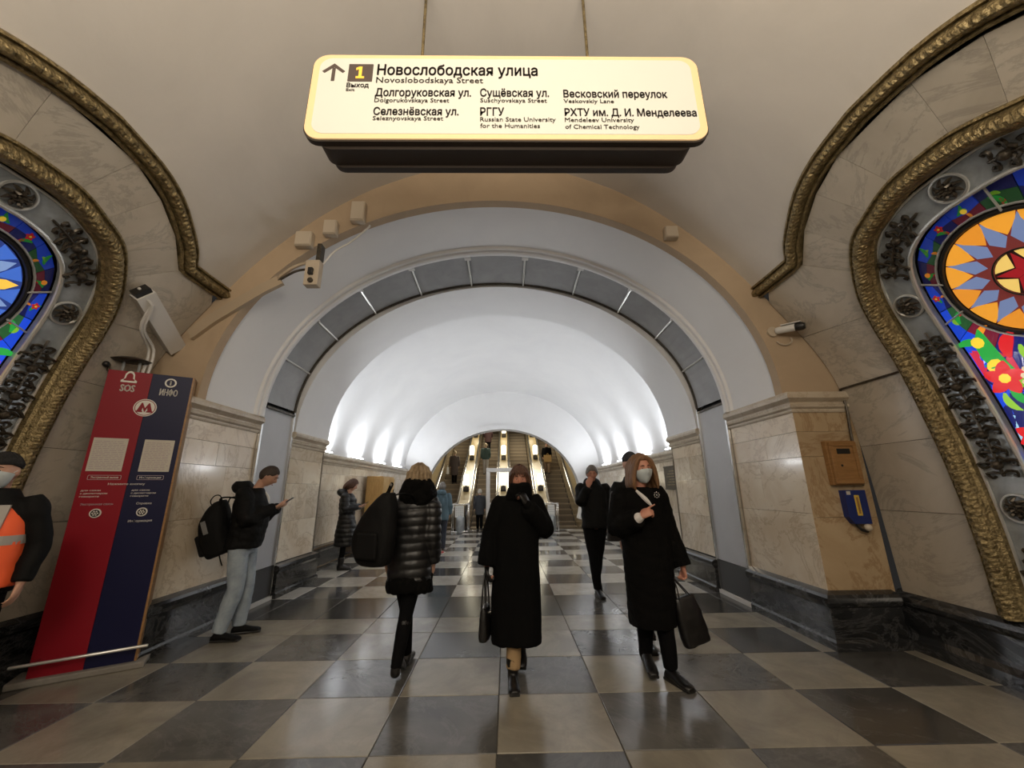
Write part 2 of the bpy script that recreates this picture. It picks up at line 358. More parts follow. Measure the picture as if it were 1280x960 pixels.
def pylon(side, nm, yc):
    W = thing('wall_' + nm, f'curved pale marble pylon wall on the {nm}, cut by a stained glass niche', 'wall', kind='structure')
    O = arch_curve(OUT_, yc); Mo = mold_curve(yc)
    # unseen dark backing shell, added to block light behind slabs and glass
    rows = [[hp(side, y, z, -.24) for z in np.linspace(0, 4.4, 34)] for y in (.4, 4.3)]
    V, F = grid(rows); mk('backing', V, F, M_dark, W)
    # slabs: joints given as pairs (outer y,z)-(inner y,z) on the far half
    dy = yc - 2.3
    pairs = [((4.19, .42), .42), ((4.19, 1.25), 1.25), ((4.19, 1.9), 1.9), ((4.19, 2.53), 2.53), ((4.19, 3.16), 3.10),
             ((3.55 + dy, 3.70), 3.44), ((3.27 + dy, 3.90), 3.60), ((2.94 + dy, 4.04), 3.75), ((2.60 + dy, 4.12), 3.80)]
    def inner_far(z):                       # point of the frame's outer edge on the far half at height z
        H = [p for p in O if p[0] >= yc]; return np.array([np.interp(z, [p[1] for p in H], [p[0] for p in H]), z])
    def mir(p): q = np.array([2 * yc - p[0], p[1]]); return q
    far = [(np.array(a), inner_far(b)) for a, b in pairs] 
    # inner points near the crown by y, since z is flat there
    far[-2] = (far[-2][0], np.array([2.79 + dy, 3.755])); far[-1] = (far[-1][0], np.array([2.51 + dy, 3.80]))
    near = [(np.array([max(.42, mir(a)[0]), a[1]]), mir(b)) for a, b in reversed(far)]
    def sink(p): v = np.array([yc, min(p[1], 2.5)]) - p; return p + v / np.linalg.norm(v) * .06
    J = [(a, sink(np.array(b))) for a, b in far + near]
    def quad_slab(Oa, Ia, Ob, Ib, extra=None):
        nU, nV = 6, 6; Pf = []; Pb = []; e = .0016
        def along(a, b, t, curve):
            return a + (b - a) * t
        for i in range(nV):
            t = i / (nV - 1); tt = e * 2 + (1 - 4 * e) * t
            o = Oa + (Ob - Oa) * tt if extra is None else (Oa + (extra - Oa) * tt * 2 if tt < .5 else extra + (Ob - extra) * (tt * 2 - 1))
            q = Ia + (Ib - Ia) * tt
            # push the inner edge onto the frame's curve where it bulges
            rf = []; rb = []
            for j in range(nU):
                s = .004 + .992 * j / (nU - 1); p = o + (q - o) * s
                rf.append(hp(side, p[0], p[1], 0)); rb.append(hp(side, p[0], p[1], -.05))
            Pf.append(rf); Pb.append(rb)
        V, F = slab(Pf, Pb); return V, F
    for k in range(len(J) - 1):
        ex = None
        if k == 4: ex = np.array([4.19, 3.72])
        if k == len(J) - 6: ex = np.array([.42, 3.72])
        V, F = quad_slab(J[k][0], J[k][1], J[k + 1][0], J[k + 1][1], ex)
        mk('marble_slab', V, F, M_pyl, W)
    # plinth of the pylon: black marble with a rounded top
    pts = [(-.24, 0), (.10, 0), (.10, .10), (.05, .14), (.05, .36), (.075, .385), (.085, .42), (.07, .455), (.04, .475), (.0, .50), (-.24, .50)]
    rows = [[np.array([C + side * (4.05 - a), y, z]) for a, z in pts] for y in (.4, 4.25)]
    V, F = grid(rows); n = len(pts); F += [tuple(range(n)), tuple(n + j for j in range(n - 1, -1, -1))]
    o = mk('baseboard_' + nm, V, F, M_blk); struct(o, f'black marble plinth with rounded top under the {nm} pylon', 'baseboard')
    # gilt outer moulding
    path = resample(Mo, .012)
    prof = [(-.085, -.03), (-.085, .03), (-.065, .045), (-.05, .02), (-.042, .05), (-.03, .075), (-.01, .09), (.012, .092), (.03, .075), (.042, .05), (.05, .025), (.065, .05), (.08, .04), (.085, -.03)]
    def rip(s, j, q): return (.006 * math.sin(s * 150 + (j % 3) * 2.1) * math.sin(j * 1.9) + .004 * math.sin(s * 61 + j)) if 4 <= j <= 9 else 0
    V, F = sweep(side, path, prof, rip)
    o = mk('trim_1' if side < 0 else 'trim_2', V, F, M_gold); struct(o, f'carved gilt moulding arching over the {nm} pylon', 'moulding')
    # gilt frame of the niche
    path = resample([(p + q) / 2 for p, q in zip(resample(O, .01)[:0], [])] or arch_curve([((a[0] + b[0]) / 2, a[1]) for a, b in zip(OUT_, [(np.interp(z[1], [m[1] for m in MET_], [m[0] for m in MET_]), 0) for z in OUT_])][:-3] + [(.42, 3.66), (.2, 3.715), (0, 3.722)], yc), .010)
    prof = [(-.10, -.10), (-.10, .03), (-.085, .04), (-.072, .018), (-.06, .045), (-.045, .075), (-.02, .095), (.008, .10), (.032, .085), (.05, .055), (.062, .02), (.078, .0), (.085, -.10)]
    if side > 0: pass
    def rip2(s, j, q): return (.005 * math.sin(s * 105 + q[0] * 60) + .003 * math.sin(s * 190 - q[0] * 80)) if 4 <= j <= 9 else 0
    if side < 0: prof = [(-a, b) for a, b in reversed(prof)]
    V, F = sweep(side, path, prof, rip2)
    o = mk('trim_3' if side < 0 else 'trim_4', V, F, M_gold); struct(o, f'rope-carved gilt frame around the {nm} stained glass window', 'frame')
    # ---------------- the window
    Wn = thing('window_1' if side < 0 else 'window_2', f'backlit stained glass window in the {nm} pylon, ' + ('blue disc with yellow petals' if side < 0 else 'orange sun disc with a dark red star'), 'window', kind='structure')
    Me = arch_curve(MET_, yc, 6); Gl = arch_curve(GLS_, yc, 6)
    n = 90
    def even(curve, n):
        return resample(curve, 1e-9 + sum(np.linalg.norm(b - a) for a, b in zip(curve, curve[1:])) / (n + .5))[:n]
    A = even(Me, n); B = even(Gl, n)
    V, F = slab([[hp(side, *(a + (b - a) * s), -.055) for s in np.linspace(0, 1, 4)] for a, b in zip(A, B)], [[hp(side, *(a + (b - a) * s), -.11) for s in np.linspace(0, 1, 4)] for a, b in zip(A, B)])
    mk('metal_band', V, F, M_silv, Wn, True)
    for cv, rr in ((A, .012), (B, .017)):
        V, F = tube([hp(side, p[0], p[1], -.045) for p in cv], rr, 8, smooth_path=False); mk('rim', V, F, M_rim, Wn, True)
    mid = [(a + b) / 2 for a, b in zip(A, B)]
    # rosettes and foliage on the metal band
    rk = []
    tgt = [(3.10 - 2.3 + .0, 2.98), (.07, 3.545), (-.80, 2.98), (.79, 1.35), (-.79, 1.35)]
    for ty, tz in tgt:
        q = np.array([yc + ty, tz]); k = min(range(n), key=lambda i: np.linalg.norm(mid[i] - q)); rk.append(k)
        c = mid[k]; O3 = hp(side, c[0], c[1], -.04); nn = hn(side, c[0], c[1]); ty_ = np.array([0, 1., 0]); up = np.cross(nn, ty_) * side; up /= np.linalg.norm(up)
        def at(r, a, o=0, O3=O3, nn=nn, up=up): return O3 + ty_ * r * math.cos(a) + up * r * math.sin(a) + nn * o
        ring = [at(.102, 2 * PI * i / 28) for i in range(29)]
        V, F = tube(ring, .011, 6, smooth_path=False, cap=False); ro = mk('rosette', V, F, M_rim, Wn, True)
        m2 = MB()
        for lay, (cnt, r_, l_) in enumerate([(8, .056, .036), (6, .028, .026)]):
            for i in range(cnt):
                a = 2 * PI * (i + .5 * lay) / cnt
                m2.add(tube([at(r_ - l_ * .8, a, .004), at(r_, a + .18, .022 + .008 * lay), at(r_ + l_ * .8, a - .1, .004)], [.008, .019, .005], 6, 2, flat=.8))
        m2.add(ball(O3 + nn * .02, .014, 8, 5)); m2.build('flower', M_iron, ro, True)
    def foliage(k0, k1):
        m2 = MB()
        ks = list(range(k0, k1 + 1))
        pts = [mid[min(n - 1, max(0, k))] for k in ks]
        m2.add(tube([hp(side, p[0], p[1], -.035) for p in pts], .012, 6, 1, smooth_path=False))
        for a, k in enumerate(ks[:-1]):
            p = np.array(mid[k]); t = np.array(mid[min(n - 1, k + 1)]) - p; t /= np.linalg.norm(t) + 1e-9; w_ = np.array([-t[1], t[0]])
            wd = np.linalg.norm(np.array(A[k]) - np.array(B[k])) * .46
            for sg in (-1, 1):
                for q in range(2 if a % 3 else 1):
                    ph = a * 1.7 + q * 2.3; ln = wd * (.75 + .25 * math.sin(ph)); st = p + t * (.012 + .03 * q)
                    P_ = [st, st + w_ * sg * ln * .45 + t * .02, st + w_ * sg * ln * .92 + t * (.012 - .035 * q), st + w_ * sg * ln * .8 - t * .025, st + w_ * sg * ln * .58 - t * .015]
                    m2.add(tube([hp(side, x[0], x[1], -.035 + .012 * math.sin(i * 1.3)) for i, x in enumerate(P_)], [.006, .015, .013, .009, .011], 5, 2, flat=.8))
            if a % 3 == 1: m2.add(ball(hp(side, p[0], p[1], -.02), (.036, .036, .036), 8, 6))
        m2.build('foliage', M_iron, Wn, True)
    cuts = sorted(rk); seg = []
    last = 3
    for k in cuts + [n - 4]:
        a, b = last, k - 3
        while b - a > 1:
            e = min(b, a + 8); 
            if b - e < 4: e = b
            foliage(a, e); a = e
        last = k + 3
    # ---------------- glass
    def glass(c, es=1.0):
        nm_ = 'glass_%02d%02d%02d_%02d' % (int(c[0] * 99), int(c[1] * 99), int(c[2] * 99), int(es * 10))
        return mat(nm_, tuple(x * .6 + .01 for x in c), .12, emit=c, es=es, spec=.6)
    def pane(poly, colr, off=-.10, es=.9, par=Wn, th=.008):
        c = sum((np.array(p, float) for p in poly), np.zeros(2)) / len(poly); poly = [c + (np.array(p) - c) * .97 for p in poly]
        m_ = len(poly); nr = 1 + int(max(np.linalg.norm(p - c) for p in poly) / .07)
        V = [hp(side, p[0], p[1], off - th) for p in poly]; F = []
        for r_ in range(nr):
            V += [hp(side, *(p + (c - p) * r_ / nr), off) for p in poly]
            if r_: F += [((r_) * m_ + i, (r_) * m_ + (i + 1) % m_, (r_ + 1) * m_ + (i + 1) % m_, (r_ + 1) * m_ + i) for i in range(m_)]
        V += [hp(side, c[0], c[1], off)]; F += [(nr * m_ + i, nr * m_ + (i + 1) % m_, len(V) - 1) for i in range(m_)] + [(m_ + i, i, (i + 1) % m_, m_ + (i + 1) % m_) for i in range(m_)]
        return mk('glass_pane', V, F, glass(colr, es), par)
    # background sheet of lead
    V, F = slab([[hp(side, yc + (b[0] - yc) * s, b[1], -.112) for s in (1, .8)] for b in B], [[hp(side, yc + (b[0] - yc) * s, b[1], -.12) for s in (1, .8)] for b in B])
    zz = np.linspace(.5, 3.44, 30)
    hb = [np.interp(z, [p[1] for p in GLS_], [p[0] for p in GLS_]) for z in zz]
    V, F = grid([[hp(side, yc + h * s, z, -.115) for s in (-1, -.5, 0, .5, 1)] for z, h in zip(zz, hb)]); mk('lead', V, F, M_black, Wn)
    mc = np.array([yc + .12, 2.90]); K_ = 1.16
    asp = 1.0
    def pc(r, a, c=mc): return c + np.array([K_ * r * math.cos(a), K_ * r * math.sin(a) * .86])
    def arc(r, a0, a1, k=5, c=mc): return [pc(r, a0 + (a1 - a0) * i / k, c) for i in range(k + 1)]
    right = side > 0
    N = 14
    petal = (.80, .33, .03) if right else (.90, .55, .07)
    blue = (.13, .17, .30) if right else (.05, .14, .55)
    pane(arc(.385, 0, 2 * PI * .985, 40), (.20, .035, .03) if right else (.03, .06, .28), off=-.104, es=.6)
    for i in range(N):
        a = 2 * PI * i / N; h = PI / N
        if right:
            pane([pc(.245, a), pc(.29, a - h * .55), pc(.335, a - h * .88)] + arc(.378, a - h * .97, a + h * .97, 4) + [pc(.335, a + h * .88), pc(.29, a + h * .55)], petal if i % 3 else (.74, .27, .025), off=-.098, es=.85)
            pane([pc(.175, a + h), pc(.235, a + h * .12), pc(.285, a + h * .50), pc(.372, a + h), pc(.285, a + h * 1.50), pc(.235, a + h * 1.88)], (.15, .20, .36), off=-.1005, es=.9)
        else:
            pane([pc(.10, a), pc(.22, a - h * .8), pc(.30, a - h * .5), pc(.36, a), pc(.30, a + h * .5), pc(.22, a + h * .8)], petal if i % 2 else (.20, .30, .55), off=-.098)
            pane([pc(.24, a + h), pc(.31, a + h * .55), pc(.372, a + h * .3), pc(.372, a + h * 1.7), pc(.31, a + h * 1.45)], blue)
    if right:
        pane(arc(.152, 0, 2 * PI * .97, 20), (.04, .012, .01), off=-.0985, es=.3)
        for i in range(5):
            a = PI / 2 + 2 * PI * i / 5; b = a + PI / 5
            pane([pc(.0, 0), pc(.056, a - PI / 5), pc(.142, a), pc(.056, b)], (.36, .012, .018), off=-.095, es=.7)
            pane([pc(.062, b)] + arc(.144, a + .12, a + 2 * PI / 5 - .12, 5), (.86, .58, .15), off=-.096, es=.8)
    else:
        pane(arc(.09, 0, 2 * PI * .97, 12), (.35, .10, .05))
    for r_, t_ in ((.395, .016), (.425, .009), (.152, .006)):
        V, F = tube([hp(side, *pc(r_, 2 * PI * i / 40), -.09) for i in range(41)], t_, 6, smooth_path=False, cap=False); mk('leading_ring', V, F, M_rim if r_ > .4 else M_black, Wn, True)
    # field around the disc: two rings of coloured cells bounded by the glass edge
    cols = [(.02, .10, .85), (.05, .55, .08), (.85, .04, .03), (.95, .72, .05), (.55, .02, .05), (.02, .03, .30), (.10, .35, .05), (.95, .30, .02), (.03, .02, .12), (.20, .5, .85)]
    rr = random.Random(3 if right else 8)
    Gp = [p for p in B]
    def edge_at(a):
        d = np.array([math.cos(a), math.sin(a)]); best = 9
        for p, q in zip(Gp, Gp[1:]):
            e = q - p; m_ = np.array([[d[0], -e[0]], [d[1], -e[1]]]); dt = np.linalg.det(m_)
            if abs(dt) < 1e-9: continue
            s, t = np.linalg.solve(m_, p - mc)
            if s > 0 and -.001 <= t <= 1.001: best = min(best, s)
        return mc + d * best * .97
    def leaf(c, an, ln, wd, bend, colr, es, off=-.094):
        n_ = 7; L_, R_ = [], []
        for q in range(n_):
            t = q / (n_ - 1); b = an + bend * t; 
            if q == 0: pos = np.array(c, float)
            else: pos = pos + np.array([math.cos(b), math.sin(b)]) * ln / (n_ - 1)
            w_ = wd * math.sin(PI * min(1, t * .92 + .06)) ** .8; nrm = np.array([-math.sin(b), math.cos(b)]); L_.append(pos + nrm * w_); R_.append(pos - nrm * w_)
        poly = L_ + R_[::-1]; V = [hp(side, p[0], p[1], off) for p in poly] + [hp(side, p[0], p[1], off - .006) for p in poly]; m_ = len(poly)
        F = [(q, q + 1, m_ - 2 - q, m_ - 1 - q) for q in range(n_ - 1)] + [(q, m_ + q, m_ + (q + 1) % m_, (q + 1) % m_) for q in range(m_)]
        mk('glass_pane', V, F, glass(colr, es), Wn)
    def blossom(c, r_, c1, c2, es, np_=5, off=-.092):
        for q in range(np_): leaf(c, 2 * PI * q / np_ + .3, r_, r_ * .34, .5, c1, es, off)
        pane([np.array(c) + r_ * .28 * np.array([math.cos(q), math.sin(q)]) for q in np.linspace(0, 5.5, 8)], c2, off=off + .004, es=es)
    K = 15; GREEN = (.02, .33, .05); RED = (.62, .015, .02); YEL = (.85, .60, .04); BLU = (.01, .06, .62); WINE = (.16, .01, .03); ORG = (.80, .25, .02); NAV = (.01, .015, .14)
    for i in range(K):
        a0 = -PI * .36 + 2 * PI * .86 * i / K; a1 = -PI * .36 + 2 * PI * .86 * (i + 1) / K; am = (a0 + a1) / 2
        i0, i1 = pc(.43, a0), pc(.43, a1); e0, e1 = edge_at(a0), edge_at(a1)
        dim = max(.10, min(1.0, .45 - .9 * math.sin(am)))  # backlight fading upward is put into the strength of the cells
        if not right: dim = min(1, dim * 1.25)
        m0 = i0 + (e0 - i0) * .5; m1 = i1 + (e1 - i1) * .5; mm = (m0 + m1) / 2 + (e0 + e1 - i0 - i1) * .08 * (-1) ** i
        im = pc(.43, am); em = edge_at(am)
        pane([i0, im, i1, m1, mm, m0], [NAV, WINE, (.02, .10, .03)][i % 3], es=dim, off=-.102); pane([m0, mm, m1, e1, em, e0], BLU if i % 4 else NAV, es=dim * (1.1 if i % 4 else .8), off=-.102)
        g_ = (em + im) / 2; ww = np.linalg.norm(em - im)
        leaf(g_ + (i0 - im) * .5, am + PI / 2, ww * .75, ww * .11, 1.3 * (-1) ** i, GREEN, dim); leaf(g_ - (i0 - im) * .2, am - .6, ww * .42, ww * .09, -1.5, (.20, .45, .03), dim)
        leaf(im + (em - im) * .3, am + 2.2, ww * .4, ww * .08, 1.4, ORG if i % 2 else RED, dim)
        if i % 3 == 0: blossom(g_ + (em - im) * .12, ww * .26, RED, YEL, dim)
        elif i % 3 == 1: pane([g_ + ww * .17 * np.array([math.cos(q), math.sin(q)]) for q in np.linspace(0, 5.6, 9)], YEL if i % 2 else ORG, off=-.091, es=max(.3, dim))
    # lower medallions with beads and the field below
    lows = [(yc + .32, 2.22), (yc - .32, 2.22)]
    for c in lows:
        c = np.array(c)
        for i in range(8):
            a = 2 * PI * i / 8
            pane([c] + [c + .10 * np.array([math.cos(b), math.sin(b)]) for b in np.linspace(a, a + .72, 3)], (.75, .24, .08) if i % 2 else (.9, .62, .3), off=-.092, es=.8)
        for i in range(20):
            a = 2 * PI * i / 20; q = c + .155 * np.array([math.cos(a), math.sin(a)])
            pane([q + .021 * np.array([math.cos(b), math.sin(b)]) for b in np.linspace(0, 5.3, 6)], (.85, .66, .42) , off=-.088, es=.7)
        V, F = tube([hp(side, *(c + .125 * np.array([math.cos(2 * PI * i / 24), math.sin(2 * PI * i / 24)])), -.09) for i in range(25)], .007, 5, smooth_path=False, cap=False); mk('leading_ring', V, F, M_black, Wn, True)
    zl = [.56, .85, 1.15, 1.45, 1.75, 2.02, 2.30, 2.55]
    for zi, (z0, z1) in enumerate(zip(zl, zl[1:])):
        h0 = float(np.interp(z0, [p[1] for p in GLS_], [p[0] for p in GLS_])) * .97; h1 = float(np.interp(z1, [p[1] for p in GLS_], [p[0] for p in GLS_])) * .97
        for i in range(6):
            sk = .10 * (-1) ** i; u0 = -1 + 2 * i / 6; u1 = -1 + 2 * (i + 1) / 6
            if zi >= 5 and 1 < i < 4 : continue
            poly = [(yc + u0 * h0, z0 + (sk if i else 0)), (yc + u1 * h0, z0 - (sk if i < 5 else 0)), (yc + u1 * h1, z1 - (sk if i < 5 else 0)), (yc + u0 * h1, z1 + (sk if i else 0))]
            out_ = i in (0, 5); es_ = 1.0 if zi > 2 else .45
            cc = [(.02, .35, .75), (.75, .02, .03), (.02, .08, .75), (.30, .55, .75), BLU, (.55, .02, .06)][(zi + i) % 6] if out_ else [NAV, WINE, (.02, .14, .04), (.03, .05, .3)][(zi * 2 + i) % 4]
            pane([np.array(p) for p in poly], cc, es=es_, off=-.102)
            c = sum(np.array(p) for p in poly) / 4; r_ = .075 + .02 * rr.random()
            if (zi + i) % 3 == 0: blossom(c, r_ * 1.25, [RED, ORG, YEL][(zi + i // 2) % 3], YEL, es_, 6)
            elif (zi + i) % 3 == 1:
                leaf(c - np.array([.07, .05]), .6, .20, .028, 1.2, GREEN, es_); leaf(c + np.array([.05, .06]), -1.2, .17, .024, -1.3, (.25, .5, .04), es_)
            else:
                pane([c + r_ * .8 * np.array([math.cos(q), math.sin(q)]) for q in np.linspace(0, 5.6, 9)], YEL if out_ else RED, off=-.094, es=es_); leaf(c + np.array([-.02, -.10]), 1.9, .17, .022, -1.6, GREEN, es_)
    for a in (.35, 2.8, -.2, -2.94, 1.9):     # iron bars across the glass
        V, F = tube([hp(side, *pc(.40, a), -.08), hp(side, *(edge_at(a)), -.08)], .008, 6, smooth_path=False); mk('glazing_bar', V, F, M_rim, Wn)
    return W
for sd, nm, yc in ((-1, 'left', 2.36), (1, 'right', 2.28)): pylon(sd, nm, yc)

# ---- ceiling of the central hall
def ceiling():
    mb = MB()
    zz = [i for i in range(len(PRZ)) if PRZ[i] >= 4.4 - 1e-6]
    half = [(float(np.interp(4.4, PRZ, PRX)), 4.4)] + [(float(PRX[i]), float(PRZ[i])) for i in zz if PRZ[i] > 4.41]
    prof = [(C + h, z) for h, z in half] + [(C - h, z) for h, z in reversed(half[:-1])]
    Yv = [-9, .4, 4.25]
    def outw(x, z, t=.12): d = math.hypot(x - C, z - 2.5); return (x + (x - C) / d * t, z + (z - 2.5) / d * t)
    mb.add(slab([[np.array([x, y, z]) for y in Yv] for x, z in prof], [[np.array([outw(x, z)[0], y, outw(x, z)[1]]) for y in Yv] for x, z in prof]))
    for side, yc in ((-1, 2.36), (1, 2.28)):
        Mo = resample(mold_curve(yc), .04)
        mb.add(slab([[hp(side, p[0], p[1] + (4.4 - p[1]) * s, 0) for s in np.linspace(0, 1, 8)] for p in Mo], [[hp(side, p[0], p[1] + (4.4 - p[1]) * s, -.05) for s in np.linspace(0, 1, 8)] for p in Mo]))
        z_ = np.linspace(.0, 4.4, 24)
        mb.add(slab([[hp(side, y, z, 0) for y in (-9, .4)] for z in z_], [[hp(side, y, z, -.1) for y in (-9, .4)] for z in z_]))
    o = mb.build('ceiling', M_pl, None, True); struct(o, 'smooth warm white barrel vault over the central hall', 'ceiling')
    # far end of the hall behind the camera
    o = mk('wall_back', [(p[0], -9, p[1]) for p in prof] + [(C - 4.05, -9, 0), (C + 4.05, -9, 0)], [tuple(range(len(prof) + 2))], M_pl); struct(o, 'plain end wall of the hall behind the camera', 'wall')
ceiling()

# ---- the arch: elliptical profiles centred on C, springing z0, half width a, rise b
def ell(a, b, z0, n=64, t0=0, t1=PI): return [(C + a * math.cos(t0 + (t1 - t0) * i / n), z0 + b * math.sin(t0 + (t1 - t0) * i / n)) for i in range(n + 1)]
def soffit(name, a, b, z0, y0, y1, m, label, cat, th=.15, steps=2, prof=None):
    E = prof or ell(a, b, z0); n = len(E)
    def o_(x, z): d = math.hypot(x - C, z - z0 + .01) + 1e-6; return x + (x - C) / d * th, z + max(0, (z - z0)) / d * th
    P = [[np.array([x, y, z]) for y in np.linspace(y0, y1, steps)] for x, z in E]; Q = [[np.array([*o_(x, z)[:1], y, o_(x, z)[1]]) for y in np.linspace(y0, y1, steps)] for x, z in E]
    V, F = slab(Q, P); o = mk(name, V, F, m, None, True)
    me = o.data
    for p in me.polygons:
        if abs(p.normal.y) > .5: p.use_smooth = False
    return struct(o, label, cat) if label else o
# beige lunette above the arch
nE = 64
inner = ell(3.23, 2.55, 2.5, nE)
ang = [math.atan2(z - 2.5, (x - C)) for x, z in inner]
hz = [(float(h), float(z)) for h, z in zip(PRX, PRZ) if z >= 2.5]
outer_poly = [(C + 3.88, 2.5)] + [(C + h, z) for h, z in hz] + [(C - h, z) for h, z in reversed(hz[:-1])] + [(C - 3.88, 2.5)]
def ray_out(a):
    d = (math.cos(a), math.sin(a)); best = None
    for (x0, z0), (x1, z1) in zip(outer_poly, outer_poly[1:]):
        ex, ez = x1 - x0, z1 - z0; det = d[0] * -ez - d[1] * -ex
        if abs(det) < 1e-9: continue
        px, pz = x0 - C, z0 - 2.5; s = (px * -ez - pz * -ex) / det; t = (d[0] * pz - d[1] * px) / det
        if s > 0 and -1e-6 <= t <= 1 + 1e-6: best = s if best is None else min(best, s)
    return (C + d[0] * best, 2.5 + d[1] * best) if best else (C + d[0] * 3.88, 2.5)
outp = [ray_out(max(1e-4, min(PI - 1e-4, a))) for a in ang]
P = [[np.array([i_[0] + (o_[0] - i_[0]) * s, 4.2 , i_[1] + (o_[1] - i_[1]) * s]) for s in (0, .5, 1, 1.06)] for i_, o_ in zip(inner, outp)]
Q = [[p + np.array([0, .12, 0]) for p in r] for r in P]
V, F = slab(P, Q); o = mk('wall_front', V, F, M_bei); struct(o, 'beige plaster arch face around the passage opening', 'wall')
soffit('ceiling.001', 3.26, 2.56, 2.5, 4.21, 5.32, M_wh, 'white plaster arch soffit nearest the central hall', 'ceiling', prof=ell(3.25, 2.57, 2.5))
# mouldings beside the gate ring
def ring(name, a, b, z0, y, prof, m, label, cat='trim', par=None, t0=0, t1=PI, n=72):
    E = ell(a, b, z0, n, t0, t1); rows = []
    for i, (x, z) in enumerate(E):
        x0, z0_ = E[max(0, i - 1)]; x1, z1 = E[min(n, i + 1)]; tx, tz = x1 - x0, z1 - z0_; L = math.hypot(tx, tz); nx, nz = -tz / L, tx / L   # inward
        rows.append([np.array([x + nx * q[1], y + q[0], z + nz * q[1]]) for q in prof])
    V, F = grid(rows); k = len(prof); F += [(i * k + k - 1, i * k, (i + 1) * k, (i + 1) * k + k - 1) for i in range(n)]; F += [tuple(range(k)), tuple(n * k + j for j in range(k - 1, -1, -1))]
    o = mk(name, V, F, m, par)
    if label: struct(o, label, cat)
    return o
ring('trim_5', 3.25, 2.57, 2.5, 5.2, [(0, -.1), (0, .0), (.02, .03), (.045, .035), (.06, .015), (.085, .015), (.10, .04), (.13, .05), (.16, .05), (.18, .03), (.2, .0), (.25, 0), (.25, -.1)], M_wh, 'white stepped moulding ring in front of the steel arch panels')
# ---- gate ring of steel panels
gate = thing('wall_gate', 'ring of grey steel flood gate panels lining the arch', 'gate', kind='structure')
NP = 11
for i in range(NP):
    t0 = .03 + (PI - .06) * i / NP; t1 = .03 + (PI - .06) * (i + 1) / NP; e = .006
    E = ell(3.31, 2.46, 2.66, 6, t0 + e, t1 - e); E2 = ell(3.29, 2.38, 2.66, 6, t0 + e, t1 - e)
    P = [[np.array([x, 5.47, z]), np.array([x2, 6.26, z2])] for (x, z), (x2, z2) in zip(E, E2)]
    Q = [[p + np.array([(p[0] - C) * .012, 0, .03]) for p in r] for r in P]
    V, F = slab(Q, P); mk('arch_panel', V, F, M_gate, gate)
    if i:
        (xa, za), (xb, zb) = ell(3.30, 2.45, 2.66, 1, t0, t0 + .001)[0], ell(3.28, 2.37, 2.66, 1, t0, t0 + .001)[0]
        V, F = tube([(xa, 5.46, za), (xb, 6.27, zb)], .016, 6, smooth_path=False); mk('divider_bar', V, F, M_rim, gate)
        V, F = bevbox((xa - .05, 5.48, za - .035), (xa + .05, 5.56, za - .005), .006)
        dx = (C - xa) / 3.3; V = [(p[0], p[1], p[2]) for p in V]; mk('latch_plate', V, F, M_white, gate)
ring('gate_ring_lip', 3.315, 2.47, 2.66, 5.44, [(0, -.04), (0, .03), (.035, .03), (.035, -.04)], M_chr, None, par=gate)
ring('gate_ring_lip', 3.30, 2.39, 2.66, 6.25, [(0, -.04), (0, .03), (.035, .03), (.035, -.04)], M_iron, None, par=gate)
# dark recess behind the ring
for sd in (-1, 1):
    x = C + sd * 3.31
    mk('side_panel', *boxm((x - .02, 5.48, .46), (x + .02, 6.24, 2.68)), M_gates, gate)
    mk('kick_panel', *boxm((x - .02, 5.48, .05), (x + .02, 6.24, .45)), M_gated, gate)
    xi = C + sd * 3.275
    for yy in (5.45, 6.25):
        mk('gate_post', *boxm((xi - .018, yy - .018, 0), (xi + .018, yy + .018, 2.72)), M_chr, gate)
    mk('sill_bar', *boxm((xi - .02, 5.42, 0), (xi + .02, 6.28, .05)), M_white, gate)
    mk('joint_bar', *boxm((xi - .005, 5.48, 2.655), (xi + .03, 6.24, 2.685)), M_iron, gate)
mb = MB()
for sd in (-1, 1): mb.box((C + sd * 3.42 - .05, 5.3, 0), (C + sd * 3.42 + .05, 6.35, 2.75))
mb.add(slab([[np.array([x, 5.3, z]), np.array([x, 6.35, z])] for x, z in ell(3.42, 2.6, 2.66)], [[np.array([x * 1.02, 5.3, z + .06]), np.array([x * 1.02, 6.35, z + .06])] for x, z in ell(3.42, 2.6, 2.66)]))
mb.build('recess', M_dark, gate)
soffit('ceiling.002', 3.25, 2.50, 2.42, 6.31, 7.5, M_wh, 'white plaster arch soffit between the gate and the long vault', 'ceiling', prof=ell(3.25, 2.58, 2.42), th=.3)
soffit('ceiling.003', 3.62, 2.9, 2.22, 7.5, 15.0, M_wh, 'long bright white barrel vault of the escalator passage', 'ceiling', prof=ell(3.66, 3.0, 2.22), th=.1, steps=8)

